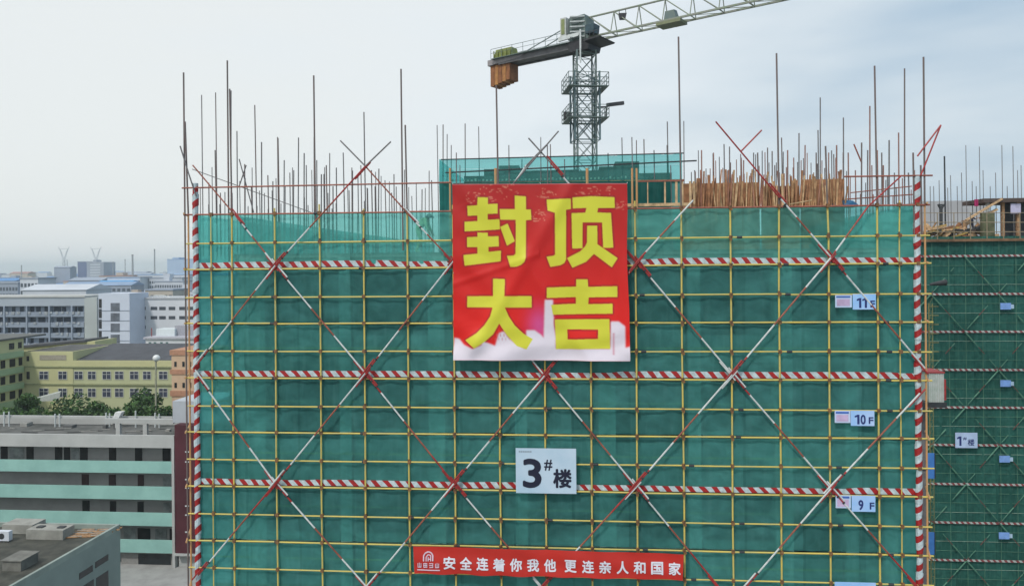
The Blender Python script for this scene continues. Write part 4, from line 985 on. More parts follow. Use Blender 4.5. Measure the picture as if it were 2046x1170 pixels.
for k in range(22):
    x = X(1845+k*2.4, Y1+.5); z = zr1+rnd.uniform(0, 1.0)
    m = MB(); m.bar((x, Y1+rnd.uniform(.4, 1.5), z), (x+rnd.uniform(.3, 2.0), Y1+rnd.uniform(.4, 2), z+rnd.uniform(-.2, .6)), .14, .16); m.build('board', mat('yellow_timber', (.50, .34, .10), .8, .3, 3) if k % 2 else TIM, mch)
dk = thing('rebar_bundle', 'dark bundles of steel stacked in the middle of the far right roof', 'steel bundle', (X(1925, Y1+1), Y1+1, zr1))
for k in range(16):
    x = X(1895+k*5, Y1+1); z = zr1+rnd.uniform(.1, 1.9)
    m = MB(); m.bar((x, Y1+1+rnd.uniform(0, 1), max(z-.9, zr1)), (x+rnd.uniform(-.6, 1.2), Y1+1.5, z), rnd.uniform(.15, .5), .3); m.build('bundle', [DARK, mat('dark_brown_steel', (.09, .06, .05), .8), TIM2][k % 3], dk)
for k in range(26):
    x = X(1842+k*5, Y1+1.5); z = zr1+rnd.uniform(.1, .9); m = MB()
    m.bar((x, Y1+rnd.uniform(.4, 2.5), z), (x+rnd.uniform(-1.2, 1.8), Y1+rnd.uniform(.6, 3), z+rnd.uniform(-.1, 1.1)), rnd.uniform(.08, .4), rnd.uniform(.1, .4))
    m.build('beam', [TIM2, DARK, mat('dark_brown_steel', (.09, .06, .05), .8), TIM, PLY][k % 5], dk if k % 2 else mch)
sh = thing('timber_shelter', 'dark open timber shelter with pale sheet on the far right roof', 'shelter', (X(2020, Y1+2), Y1+2, zr1))
for px in (1975, 2005, 2035, 2070): MB().box(X(px, Y1+1.5), Y1+1.5, zr1, X(px, Y1+1.5)+.22, Y1+1.8, Z(399, Y1+1.5, px)).build('post', TIM2 if px != 1975 else WHP, sh)
MB().box(X(1968, Y1+1), Y1+1, Z(404, Y1+1, 2000), X(2200, Y1+1), Y1+5, Z(396, Y1+1, 2000)).build('roof_beam', mat('dark_timber', (.10, .07, .06), .8, .3, 2), sh)
MB().box(X(2003, Y1+3), Y1+3, zr1, X(2100, Y1+3), Y1+3.2, Z(404, Y1+3, 2000)).build('back_panel', DARK, sh)
MB().box(X(2022, Y1+1.2), Y1+1.2, Z(426, Y1+1, 2030), X(2042, Y1+1.2), Y1+1.3, Z(406, Y1+1, 2030)).build('pale_sheet', mat('lilac_sheet', (.5, .48, .66), .6, .15, 2), sh)
MB().bar(P(1930, 440, Y1+1), P(2002, 397, Y1+1), .25, .18).bar(P(1958, 436, Y1+1.4), P(1992, 418, Y1+1.4), .3, .2).build('ramp_board', TIM, sh)
MB().box(X(1965, Y1+.6), Y1+.6, zr1, X(1990, Y1+.6), Y1+1.0, Z(424, Y1, 1975)).build('low_wall', mat('olive_board', (.14, .15, .08), .8, .3, 2), sh)
person('worker', 'worker in dark clothes holding a magenta cloth on the far right roof', (X(1943, Y1+2), Y1+2, zr1+.75), stand+hands(stand), [r_*1.15 for r_ in RD], ED, mat('navy_work_clothes', (.03, .035, .07), .8, .2), 1.0, helmet=(.35, .03, .05))
a_ = P(1947, 412, Y1+1.8); b_ = P(1954, 398, Y1+1.8)
m = MB()
for k in range(8):
    for j in range(1):
        xx0 = a_.x+(b_.x-a_.x)*k/8; xx1 = a_.x+(b_.x-a_.x)*(k+1)/8; yy0 = Y1+1.8+.05*math.sin(k*1.4); yy1 = Y1+1.8+.05*math.sin((k+1)*1.4)
        m.hexa([(xx0, yy0, a_.z), (xx1, yy1, a_.z), (xx1, yy1+.02, a_.z), (xx0, yy0+.02, a_.z), (xx0, yy0, b_.z), (xx1, yy1, b_.z), (xx1, yy1+.02, b_.z), (xx0, yy0+.02, b_.z)])
tag(m.build('cloth', mat('magenta_cloth', (.42, .02, .14), .7, .2)), 'magenta cloth held up by the worker on the far right roof', 'cloth')
dk2 = P(1880, 428, Y1+1.5)
o = thing('steel_stand', 'dark Y shaped steel stand above the yellow timber stack', 'stand', (dk2.x, dk2.y, zr1))
MB().tube((dk2.x, dk2.y, zr1), P(1880, 415, Y1+1.5), .16, 8).tube(P(1880, 418, Y1+1.5), P(1875, 408, Y1+1.5), .12, 6).tube(P(1880, 418, Y1+1.5), P(1885, 409, Y1+1.5), .12, 6).tube(P(1874, 409, Y1+1.5), P(1887, 409, Y1+1.5), .07, 6).build('post', DARK, o)
far_w = P(1850, 410, Y1+22)
tag(MB().box(X(1842, Y1+22), Y1+22, 0, X(1975, Y1+22), Y1+30, Z(401, Y1+22, 1900)).build('building_wall', mat('pale_grey_wall', (.42, .43, .45), .9, .08, .3)), 'pale grey block behind the roof clutter of the far right tower', 'building')

# hoist mast, cage, blue doors, black funnel between the towers
HY = 22.0
hm = thing('hoist_mast', 'thin yellow lattice hoist mast between the two towers', 'hoist mast', (X(1866, HY), HY, 0))
m = MB(); mx0, mx1 = X(1857, HY), X(1864, HY)
for x in (mx0, mx1): m.tube((x, HY, 0), (x, HY, Z(606, HY, 1860)), .018, 5); m.tube((x, HY+.5, 0), (x, HY+.5, Z(606, HY, 1860)), .018, 5)
z = 8.0; zt = Z(606, HY, 1860)
while z < zt: m.tube((mx0, HY, z), (mx1, HY, z), .014, 5); m.tube((mx0, HY, z), (mx1, HY, z+.4), .010, 5); z += .4
m.build('lattice', mat('dull_yellow_pipe', (.24, .23, .09), .7, .3, 3), hm)
m = MB()
for k in range(8): z = Z(612+k*18, HY, 1870); m.tube((mx0, HY, z), (X(1876, HY), HY, z), .025, 5)
m.build('tie_arm', MATS['dull_yellow_pipe'], hm)
hc = thing('hoist_cage', 'pale grey mesh hoist cage with a red edge right of the striped post', 'hoist cage', (X(1870, 14), 14, 0))
a_ = P(1857, 803, 14); b_ = P(1885, 745, 14)
MB().box(a_.x, 14, a_.z, b_.x, 15.3, b_.z).build('mesh_panel', mat('cage_grey', (.48, .50, .47), .5, .2, 2.5, col2=(.36, .44, .38)), hc)
m = MB()
for k in range(9): xx = a_.x+(b_.x-a_.x)*k/8; m.tube((xx, 13.98, a_.z), (xx, 13.98, b_.z), .012, 5)
m.build('bar', WHP, hc)
MB().box(b_.x, 14, a_.z+.1, b_.x+.12, 15.2, b_.z-.3).box(a_.x-.05, 13.95, b_.z, b_.x+.05, 15.35, b_.z+.06).build('frame', REDP, hc)
MB().box(a_.x-.3, 13.9, a_.z-.25, b_.x+.1, 15.3, a_.z).build('sill', DARK, hc)
# hoist tower that carries the cage
MB().box(a_.x+.2, 15.32, 0, b_.x-.2, 15.5, a_.z).build('guide_rail', GREYP, hc)
for (y0, y1, lb) in [(905, 955, 'upper blue panel at the edge of the scaffold below the hoist cage'), (1063, 1107, 'lower blue panel at the edge of the scaffold near the bottom')]:
    a_ = P(1854, y1, 10); b_ = P(1867, y0, 10)
    o = tag(MB().box(a_.x, 10, a_.z, b_.x, 10.05, b_.z).build('blue_panel', mat('panel_blue', (.06, .22, .60), .5, .1)), lb, 'panel')
    MB().box(b_.x, 9.97, a_.z, b_.x+.03, 10.08, b_.z).box(a_.x-1.2, 10.06, a_.z+.3, b_.x, 10.12, a_.z+.36).build('frame', DARK, o)
m = MB(); q = P(1858, 568, 12); q2 = P(1888, 564, 12)
m.tube(q, q.lerp(q2, .5), .05, 10, 0, .10); m.tube(q.lerp(q2, .5), q2, .10, 10, 0, .13)
m.tube(q2, q2+Vector((.05, 0, 0)), .14, 10)
tag(m.build('horn_lamp', DARK), 'black horn shaped floodlight sticking out right of the striped post', 'lamp')

# ================================================================== LEFT: SCHOOL
YS = 68.0
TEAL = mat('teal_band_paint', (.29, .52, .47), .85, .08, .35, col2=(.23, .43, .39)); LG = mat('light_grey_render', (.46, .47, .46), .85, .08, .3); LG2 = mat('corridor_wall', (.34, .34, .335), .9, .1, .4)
GLASS = mat('dark_glass', (.02, .025, .03), .15, .2, 1); DKO = mat('dark_opening', (.015, .015, .017), .9, .2, 1); RFG = mat('stained_roof', (.13, .13, .125), .95, .35, .35, col2=(.06, .065, .06))
sch = thing('school_building', 'long grey building with teal balcony bands at the lower left', 'building', (X(200, YS), YS, 0))
sx0, sx1 = X(-260, YS, 900), X(348, YS, 900)
def zz(py): return Z(py, YS, 200)
zroof = zz(893)+.3; ztop = zz(868)
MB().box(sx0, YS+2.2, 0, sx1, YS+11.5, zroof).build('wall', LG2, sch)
MB().box(sx0, YS, zz(893), sx1, YS+.3, ztop).box(sx0, YS+11.2, zroof, sx1, YS+11.5, zroof+1.2).build('parapet', LG, sch)
MB().box(sx0, YS+.3, zroof-.1, sx1, YS+11.2, zroof+.25).build('roof', RFG, sch)
bandz = [(920, 943.5), (970, 996), (1022, 1048), (1076, 1101.5)]
for a_, b_ in bandz:
    MB().box(sx0, YS+.02, zz(b_), sx1-.35, YS+.2, zz(a_)).build('balcony_band', TEAL, sch)
    MB().box(sx0, YS+.2, zz(b_)-.02, sx1-.35, YS+2.2, zz(b_)+.25).build('floor_slab', LG, sch)
MB().box(sx1-.35, YS-.03, 0, sx1, YS+2.2, zz(893)).build('end_pier', LG, sch)
mb = MB()
def opening(px0, px1, py0, py1, nm='door', mt=DKO):
    Yw = YS+2.14; MB().box(X(px0, Yw, 950), Yw, Z(py1, Yw, 200), X(px1, Yw, 950), Yw+.08, Z(py0, Yw, 200)).build(nm, mt, sch)
for a_, b_ in [(2, 15), (53, 67), (110, 124), (128, 140), (160, 175), (218, 232), (270, 284), (325, 340)]: opening(a_, b_, 892, 921)
for a_, b_ in [(20, 48), (143, 158)]: opening(a_, b_, 896, 917, 'window', mat('pale_window', (.30, .33, .33), .3, .3, 1))
for a_, b_ in [(163, 177), (217, 231), (275, 287)]: opening(a_, b_, 947, 972, 'door', mat('maroon_door', (.05, .02, .025), .7))
opening(325, 341, 950, 970, 'window', mat('pale_window', (.3, .33, .33)))
for a_, b_ in [(164, 178), (219, 231), (274, 286)]: opening(a_, b_, 1000, 1023)
opening(326, 341, 1001, 1020, 'window', mat('pale_window', (.3, .33, .33)))
for a_, b_, m_ in [(246, 270, 'pale_window'), (274, 299, None), (309, 332, 'pale_window'), (338, 344, None)]: opening(a_, b_, 1053, 1077, 'window', MATS[m_] if m_ else DKO)
MB().box(X(240, YS+1), YS+.9, 0, sx1-.35, YS+1.0, zz(1101.5)-.2).build('ground_floor_wall', mat('ground_wall', (.27, .265, .255), .9, .08), sch)
Yg = YS+.86; MB().box(X(276, Yg, 1100), Yg, Z(1132, Yg, 300), X(341, Yg, 1100), Yg+.08, Z(1106, Yg, 300)).build('window', GLASS, sch)
# roof pergola and small fittings
per = []
Yp = YS+9.5
MB().box(sx0, Yp, Z(836, Yp, 200), X(344, Yp, 840), Yp+.35, Z(831, Yp, 200)).build('roof_beam', LG, sch)
Yq = YS+3.0
MB().box(X(207, Yq, 840), Yq, Z(845, Yq, 200), X(346, Yq, 840), Yq+.5, Z(836, Yq, 200)).build('roof_beam', LG, sch)
for px in (235, 289): MB().box(X(px-4, Yq, 840), Yq+.02, zroof+.2, X(px+4, Yq, 840), Yq+.45, Z(845, Yq, 200)).build('roof_post', LG, sch)
for px, t_, b_ in [(8, 822, 850), (18, 822, 848), (110, 826, 848), (119, 826, 848), (212, 824, 846), (219, 825, 846), (310, 824, 850), (318, 826, 850), (271, 820, 832)]:
    MB().tube((X(px, Yp-.2, 840), Yp-.2, zroof+.2), (X(px, Yp-.2, 840), Yp-.2, Z(t_, Yp-.2, px)), .1, 6).build('vent_pipe', WHP, sch)
v1 = P(236, 832, Yp-.6)
MB().hexa([(v1.x-.5, Yp-1, v1.z-.1), (v1.x+.3, Yp-1, v1.z-.1), (v1.x+.3, Yp-.2, v1.z-.1), (v1.x-.5, Yp-.2, v1.z-.1), (v1.x-.2, Yp-1, v1.z+.7), (v1.x+.8, Yp-1, v1.z+.75), (v1.x+.8, Yp-.2, v1.z+.75), (v1.x-.2, Yp-.2, v1.z+.7)]).box(v1.x-.3, Yp-.8, zroof+.2, v1.x-.1, Yp-.6, v1.z).build('roof_cowl', mat('bright_white', (.78, .8, .8), .4), sch)
for (px, py, w_, d_, h_) in [(40, 852, 16, 1.2, .5), (125, 855, 22, 1.0, .4), (225, 853, 10, 1.0, .8), (205, 856, 7, .6, .5), (330, 862, 9, .6, .3)]:
    q = Pz(px, py, zroof+.25); MB().box(q.x, q.y, zroof+.25, q.x+w_*.065, q.y+d_, zroof+.25+h_).build('roof_unit', [CONC, CONCD][px % 2], sch)
for k in range(14):
    q = Pz(20+k*23, 856+(k*7) % 9, zroof+.25); MB().tube((q.x, q.y, zroof+.32), (q.x+rnd.uniform(.5, 3), q.y+rnd.uniform(-.5, .5), zroof+.32), .06, 5).build('roof_pipe', [CONC, DARK][k % 2], sch)
# dark red stair tower
rx0, rx1 = X(349.5, YS-.3, 950), X(420, YS-.3, 950)
rtw = thing('stair_tower', 'dark red stair tower between the teal banded building and the scaffold', 'building', (rx0, YS, 0))
MB().box(rx0, YS-.3, zz(1100), rx1, YS+11, zz(846)).build('wall', mat('maroon_render', (.085, .016, .026), .85, .15, .3), rtw)
MB().box(rx0, YS+.5, 0, rx1, YS+10, zz(1100)).build('base_wall', LG, rtw)
MB().box(rx0-.1, YS-.5, zz(1103), rx1, YS+.2, zz(1099)).build('canopy', LG, rtw)
MB().box(X(345, YS+1, 830), YS+1, zz(846), rx1, YS+8, Z(801, YS+1, 370)).build('plant_room', mat('pale_blue_grey', (.44, .47, .51), .8, .05, .3), rtw)
m = MB()
for py in (902, 922, 957, 974, 1010, 1028, 1062): p_ = P(370, py, YS-.34); m.box(p_.x, YS-.38, p_.z-.08, p_.x+.5, YS-.3, p_.z+.08)
m.build('vent_slot', WHP, rtw)
# pink and orange tower
pt = thing('apartment_tower', 'narrow peach tower with orange bands above the dark red stair tower', 'building', (X(360, 95), 95, 0))
YT = 95.0
MB().box(X(343, YT, 750), YT, 0, X(420, YT, 750), YT+8, Z(700, YT, 360)).build('wall', mat('peach_render', (.60, .42, .28), .85, .08, .3), pt)
for a_, b_ in [(699, 709), (738, 747), (780, 791)]: MB().box(X(342, YT, 750)-.15, YT-.15, Z(b_, YT, 360), X(420, YT, 750), YT+8.1, Z(a_, YT, 360)).build('orange_band', mat('orange_render', (.46, .24, .15), .85, .1), pt)
for py in (722, 764): 
    for px in (348, 364, 377): MB().box(X(px, YT-.1, 750), YT-.06, Z(py+10, YT, 360), X(px+4.5, YT-.1, 750), YT+.1, Z(py, YT, 360)).build('window', GLASS, pt)
for px in (349, 365): MB().box(X(px, YT-.1, 750), YT-.06, Z(809, YT, 360), X(px+5, YT-.1, 750), YT+.1, Z(805, YT, 360)).build('window', GLASS, pt)
# low building at the bottom left
zl = 14.0; ca = Pz(240, 1046, zl)
lb_ = thing('low_building', 'low grey green building with stained flat roof in the bottom left corner', 'building', (ca.x-10, ca.y-10, 0))
GG = mat('grey_green_wall', (.25, .31, .29), .9, .1, .25)
MB().box(-95, -30, 0, ca.x, ca.y, zl-.5).build('wall', GG, lb_)
MB().box(ca.x-.25, -30, zl-.5, ca.x, ca.y, zl).box(-95, ca.y-.25, zl-.5, ca.x-.25, ca.y, zl).build('parapet', mat('grey_green_coping', (.30, .36, .33), .9, .15, .4), lb_)
MB().box(-95, -30, zl-.52, ca.x-.25, ca.y-.25, zl-.42).build('roof', mat('mossy_roof', (.075, .075, .062), .95, .3, .9, .4, col2=(.03, .033, .028)), lb_)
def wallrect(p0, p1, zt_, zb_):   # opening on the wall facing +x given the two columns where the top edge is seen
    pass
for (px0, px1, t0, h_) in [(190, 216, 1114, .55), (158, 185, 1136, .55), (192, 216, 1146, 2.2), (165, 187, 1163, 2.2)]:
    # intersect view rays with the wall plane x = ca.x
    d = ray(px0, t0+6); k_ = (ca.x-CAM.x)/d.x; qa = CAM+d*k_; d = ray(px1, t0-6); k_ = (ca.x-CAM.x)/d.x; qb = CAM+d*k_
    z_ = (qa.z+qb.z)/2; MB().box(ca.x-.05, qa.y, z_-h_, ca.x+.03, qb.y, z_).build('window', GLASS, lb_)
q0 = Pz(52, 1076, zl-.4); q1 = Pz(120, 1076, zl-.4)
skl = thing('roof_skylight', 'long pale concrete skylight box on the flat roof at the bottom left', 'skylight', (q0.x, q0.y, zl-.42))
MB().box(q0.x, q0.y, zl-.42, q1.x+.4, q0.y+1.6, zl+.45).build('box_body', mat('stained_pale_concrete', (.33, .33, .30), .9, .2, .8), skl)
m = MB()
for k in range(2): m.box(q0.x+.6+k*2.0, q0.y+.5, zl+.45, q0.x+1.2+k*2.0, q0.y+1.0, zl+.55)
m.build('cover', DARK, skl)
q0 = Pz(-12, 1082, zl-.4)
skl = thing('roof_skylight', 'pale concrete box behind the air conditioner on the bottom left roof', 'skylight', (q0.x, q0.y+2, zl-.42))
MB().box(q0.x-1, q0.y+2.2, zl-.42, Pz(42, 1068, zl).x, q0.y+4, zl+.4).build('box_body', MATS['stained_pale_concrete'], skl)
q0 = Pz(2, 1082, zl-.4)
acu = thing('air_conditioner', 'white air conditioner unit on the flat roof at the far left edge', 'air conditioner', (q0.x, q0.y, zl-.42))
MB().box(q0.x-.4, q0.y, zl-.3, q0.x+.75, q0.y+.45, zl+.55).build('casing', mat('ac_white', (.62, .66, .72), .5, .05), acu)
MB().tube((q0.x+.05, q0.y-.02, zl+.12), (q0.x+.05, q0.y+.02, zl+.12), .27, 16).build('fan_grille', DARK, acu)
MB().box(q0.x-.35, q0.y, zl-.42, q0.x-.25, q0.y+.4, zl-.3).box(q0.x+.6, q0.y, zl-.42, q0.x+.7, q0.y+.4, zl-.3).build('foot', DARK, acu)
q0 = Pz(28, 1140, zl-.4)
o = tag(MB().box(q0.x-1.0, q0.y, zl-.42, q0.x+.6, q0.y+2.0, zl+.4).box(q0.x-1.1, q0.y-.1, zl+.4, q0.x+.7, q0.y+2.1, zl+.48).build('roof_hatch', mat('dull_concrete', (.2, .2, .18), .9, .25, .8)), 'squat grey roof hatch near the corner of the bottom left roof', 'roof hatch')
# debris strips at the back of that roof
for i_, (px, py, w_) in enumerate([(150, 1062, 3.0), (175, 1068, 2.0), (190, 1058, 3.2), (140, 1070, 2.5)]):
    q0 = Pz(px, py, zl-.4); m = MB()
    for k in range(5): m.bar((q0.x+rnd.uniform(-.4, .4), q0.y+k*.3-.6, zl-.36), (q0.x+w_*rnd.uniform(.5, .8), q0.y+k*.3-.5+rnd.uniform(-.3, .3), zl-.3), .15, .1, k % 2)
    tag(m.build('scrap_boards', [TIM2, CONC]), ['leftmost heap of scrap boards behind the skylight', 'frontmost scrap boards near the wall of the bottom left roof', 'rearmost scrap boards in the far corner of the bottom left roof', 'scrap boards right beside the long skylight box'][i_], 'scrap boards', 'scrap boards on the bottom left roof')

# ------------------------------------------------------------------ yellow building, trees
YE = 118.0
YW = mat('yellow_render', (.52, .51, .28), .85, .06, .2); YW2 = mat('pale_green_render', (.42, .52, .34), .85, .08, .2)
yb = thing('yellow_building', 'pale yellow three storey building with square windows behind the trees', 'building', (X(200, YE), YE, 0))
def ze(py): return Z(py, YE, 200)
MB().box(X(48, YE, 750), YE, 0, X(146, YE, 750), YE+14, ze(702)).build('wall', YW, yb)
MB().box(X(48, YE, 750)+.4, YE+.5, ze(702)-.1, X(146, YE, 750)-.4, YE+13.6, ze(702)+.03).build('roof', mat('dark_flat_roof', (.09, .09, .09), .9, .2, .4), yb)
MB().box(X(146, YE, 750)+.002, YE+.1, 0, X(372, YE, 750), YE+14, ze(723)).build('wall', YW2 if False else mat('yellow_green_render', (.46, .48, .29), .85, .06, .2), yb)
MB().box(X(146, YE, 750), YE+.0, ze(732), X(372, YE, 750), YE+.4, ze(720)).build('parapet', YW, yb)
MB().hexa([(X(146, YE, 700), YE+1, ze(721)), (X(372, YE, 700), YE+1, ze(721)), (X(372, YE, 700), YE+13, ze(721)+1.6), (X(146, YE, 700), YE+13, ze(721)+1.6),
           (X(146, YE, 700), YE+1, ze(720)), (X(372, YE, 700), YE+1, ze(720)), (X(372, YE, 700), YE+13, ze(700)+.1), (X(146, YE, 700), YE+13, ze(700)+.1)]).build('roof', mat('dark_slate_roof', (.07, .075, .09), .8, .2, .5), yb)
for a_, b_ in [(50, 146), (146, 372)]:
    for py in (731, 766): MB().box(X(a_, YE, 750), YE-.25, ze(py+2.5), X(b_, YE, 750), YE-.02, ze(py)).build('ledge', mat('ledge_olive', (.34, .36, .2), .9), yb)
WB = mat('blue_grey_glass', (.05, .06, .10), .2, .3, 1)
def win(parent, px0, py0, px1, py1, Y, mt=None, fr=True, ref=200):
    xa, xb = X(px0, Y-.05, py0), X(px1, Y-.05, py0); za, zb2 = Z(py1, Y-.05, (px0+px1)/2), Z(py0, Y-.05, (px0+px1)/2)
    w_ = MB().box(xa, Y-.06, za, xb, Y+.04, zb2).build('window', mt or WB, parent)
    if fr:
        m = MB(); t_ = (xb-xa)*.05; xm = (xa+xb)/2
        m.box(xa-t_, Y-.1, za-t_, xb+t_, Y-.02, za); m.box(xa-t_, Y-.1, zb2, xb+t_, Y-.02, zb2+t_); m.box(xa-t_, Y-.1, za, xa, Y-.02, zb2); m.box(xb, Y-.1, za, xb+t_, Y-.02, zb2); m.box(xm-t_/2, Y-.1, za, xm+t_/2, Y-.062, zb2); m.box(xa, Y-.1, za+(zb2-za)*.62, xb, Y-.064, za+(zb2-za)*.62+t_)
        m.build('frame', mat('window_frame_white', (.55, .56, .55), .6, .05), w_)
for px0, px1 in [(79, 96), (117, 133), (149, 165), (176, 191), (205, 221), (230, 246), (260, 276), (286, 301), (318, 334), (348, 362)]:
    Yv = YE if px0 < 146 else YE+.1
    win(yb, px0, 742, px1, 757, Yv); win(yb, px0, 776, px1, 792, Yv)
win(yb, 53, 711, 58, 721, YE, DKO, False); win(yb, 79, 709, 132, 719, YE, mat('recess_beige', (.36, .33, .27), .9), False); win(yb, 53, 742, 59, 757, YE, DKO, False)
# wing at the left
YV = 98.0
def PX(px, py, xw): d = ray(px, py); return CAM + d*((xw-CAM.x)/d.x)
xw = X(48, YE, 740); YN = YE-22
wg = thing('yellow_wing', 'green and yellow wing with dark balcony openings at the left picture edge', 'building', (xw-10, YE-8, 0))
zw = PX(24, 678, xw).z
MB().box(xw-30, YN, 0, xw, YE-.05, zw).build('wall', YW, wg)
MB().box(xw-30.2, YN-.3, zw, xw+.3, YE+6, zw+.35).build('roof', mat('grey_coping', (.13, .135, .13), .9), wg)
for k, py in enumerate((703, 735, 767, 800)):
    z_ = PX(24, py, xw).z
    MB().box(xw, YN, z_-1.1, xw+.5, YE-.6, z_).build('balcony_band', mat('green_render', (.33, .45, .27), .85, .08, .3), wg)
for py in (716, 748, 780, 813):
    for px0, px1 in [(-14, -4), (1, 10), (19, 30), (37, 44)]:
        ya, yb_ = PX(px0, py, xw).y, PX(px1, py, xw).y; z_ = PX(24, py+1, xw).z
        MB().box(xw-.1, ya, z_-1.5, xw+.06, yb_, z_).build('window', DKO, wg)
for px0, px1 in [(18, 28), (36, 43)]:
    ya, yb_ = PX(px0, 690, xw).y, PX(px1, 690, xw).y; z_ = PX(24, 685, xw).z
    MB().box(xw-.1, ya, z_-1.2, xw+.06, yb_, z_).build('window', GLASS, wg)
# sloping roofed part between wing and block
gb = thing('gabled_annex', 'pale yellow gable with dark sloping roof behind the yellow building', 'building', (X(120, 136), 136, 0))
Yh = 136.0
a1, b1, c1, d1 = P(40, 702, Yh), P(190, 702, Yh), P(190, 681, Yh), P(150, 683, Yh); e1 = P(50, 695, Yh)
MB().hexa([(a1.x, Yh, 0), (b1.x, Yh, 0), (b1.x, Yh+8, 0), (a1.x, Yh+8, 0), (a1.x, Yh, e1.z), (b1.x, Yh, c1.z), (b1.x, Yh+8, c1.z), (a1.x, Yh+8, e1.z)]).build('wall', YW, gb)
MB().hexa([(a1.x, Yh-.4, e1.z+.01), (b1.x-2, Yh-.4, c1.z-.2), (b1.x-2, Yh+8, c1.z-.2), (a1.x, Yh+8, e1.z+.01), (a1.x, Yh-.4, e1.z+.5), (b1.x-2, Yh-.4, c1.z+.3), (b1.x-2, Yh+8, c1.z+.3), (a1.x, Yh+8, e1.z+.5)]).build('roof', mat('dark_slate_roof', (.07, .075, .09)), gb)
# white globe on a post
gp = Pz(308, 800, 6); Yb2 = 88.0
gl = thing('globe_tank', 'white ball on a thin post in front of the yellow building', 'globe tank', (X(310, Yb2), Yb2, 0))
gc = P(312.5, 715, Yb2); MB().tube((gc.x-.3, Yb2, 0), (gc.x-.1, Yb2, gc.z-.3), .14, 8).build('post', mat('post_olive', (.35, .35, .25), .7), gl)
m = MB(); n1, n2 = 14, 10
for j in range(n2+1):
    ph = -math.pi/2+math.pi*j/n2
    for i in range(n1): m.v.append((gc.x+.55*math.cos(ph)*math.cos(2*math.pi*i/n1), Yb2+.55*math.cos(ph)*math.sin(2*math.pi*i/n1), gc.z+.55*math.sin(ph)*.95))
for j in range(n2):
    for i in range(n1): m.f.append((j*n1+i, j*n1+(i+1) % n1, (j+1)*n1+(i+1) % n1, (j+1)*n1+i)); m.m.append(0)
m.build('ball', mat('ball_white', (.7, .72, .72), .4, .05), gl, smooth=True)
tag(MB().hexa([tuple(P(62, 802, 100)), tuple(P(118, 800, 100)), tuple(P(118, 796, 108)), tuple(P(62, 798, 108)), tuple(P(66, 797, 100)), tuple(P(120, 783, 100)), tuple(P(122, 780, 108)), tuple(P(70, 794, 108))]).build('canopy_roof', mat('pale_sheet_roof', (.42, .45, .42), .7, .1)), 'pale sloping canopy roof half hidden by the trees', 'canopy')

def leaf_mat():
    m = bpy.data.materials.new('leaves'); m.use_nodes = True; t = m.node_tree; b = t.nodes['Principled BSDF']; b.inputs['Roughness'].default_value = .7
    tcn = N(t, 'ShaderNodeTexCoord'); n = N(t, 'ShaderNodeTexNoise'); n.inputs['Scale'].default_value = .9; n.inputs['Detail'].default_value = 3
    r = N(t, 'ShaderNodeValToRGB'); r.color_ramp.elements[0].position = .35; r.color_ramp.elements[0].color = (.012, .042, .012, 1); r.color_ramp.elements[1].position = .68; r.color_ramp.elements[1].color = (.075, .17, .03, 1)
    t.links.new(tcn.outputs['Object'], n.inputs[0]); t.links.new(n.outputs['Fac'], r.inputs[0]); t.links.new(r.outputs[0], b.inputs['Base Color']); return m
LEAF = leaf_mat(); BARK = mat('bark', (.09, .065, .045), .9, .2, 3)
def tree(px, ptop, depthY, rad, label, n=2600, seed=1):
    rr = random.Random(seed); top = P(px, ptop, depthY); x, y, H = top.x, depthY, top.z
    o = thing('tree', label, 'tree', (x, y, 0), 'trees behind the teal banded building')
    m = MB(); m.tube((x, y, 0), (x+.2, y, H*.55), .28, 8, 0, .16)
    cl = []
    for k in range(13):
        an = rr.uniform(0, 6.28); rr_ = rad*rr.uniform(.25, .85); zc_ = H-rad*.45-rr.uniform(0, 1)*rad*1.1
        c_ = Vector((x+math.cos(an)*rr_, y+math.sin(an)*rr_, zc_)); cl.append((c_, rad*rr.uniform(.28, .45)))
        m.tube((x+.1, y, H*rr.uniform(.3, .5)), c_, .09, 5, 0, .03)
    cl.append((Vector((x, y, H-rad*.4)), rad*.42))
    m.build('trunk', BARK, o)
    m = MB()
    for k in range(n):
        c_, r_ = cl[rr.randrange(len(cl))]
        d = Vector((rr.gauss(0, 1), rr.gauss(0, 1), rr.gauss(0, 1))).normalized()*r_*(rr.random()**.35)*1.05; d.z *= .8
        p_ = c_+d; s_ = rr.uniform(.16, .34); a1 = Vector((rr.gauss(0, 1), rr.gauss(0, 1), rr.gauss(0, .6))).normalized(); b1 = a1.orthogonal().normalized()
        b1 = (b1*math.cos(rr.random()*6)+a1.cross(b1)*math.sin(rr.random()*6)).normalized()
        s_ *= 1.15; m.face([p_-a1*s_, p_-b1*s_*.55, p_+a1*s_, p_+b1*s_*.55])
    m.build('crown', LEAF, o)
tree(150, 779, 90, 5.4, 'broad bright green tree in the middle of the row before the yellow building', 4200, 2)
tree(118, 792, 87, 4.2, 'lower bushy tree left of the broad bright tree', 2400, 3)
tree(52, 783, 94, 2.6, 'slender dark tree beside the green and yellow wing', 1800, 4)
tree(25, 808, 90, 3.4, 'dark low tree at the foot of the green and yellow wing', 2200, 5)
tree(283, 771, 92, 4.4, 'rounded dark tree below the white ball on its post', 3600, 6)
tree(262, 800, 88, 3.0, 'low dark tree at the left foot of the rounded tree', 2000, 7)
tree(310, 805, 88, 3.4, 'low dark tree right of the rounded tree beside the peach tower', 2400, 8)
tree(205, 806, 88, 3.2, 'low hedge-like tree between the bright and the rounded tree', 2200, 9)
tree(78, 812, 87, 3.2, 'low dark tree under the pale canopy roof', 2200, 10)

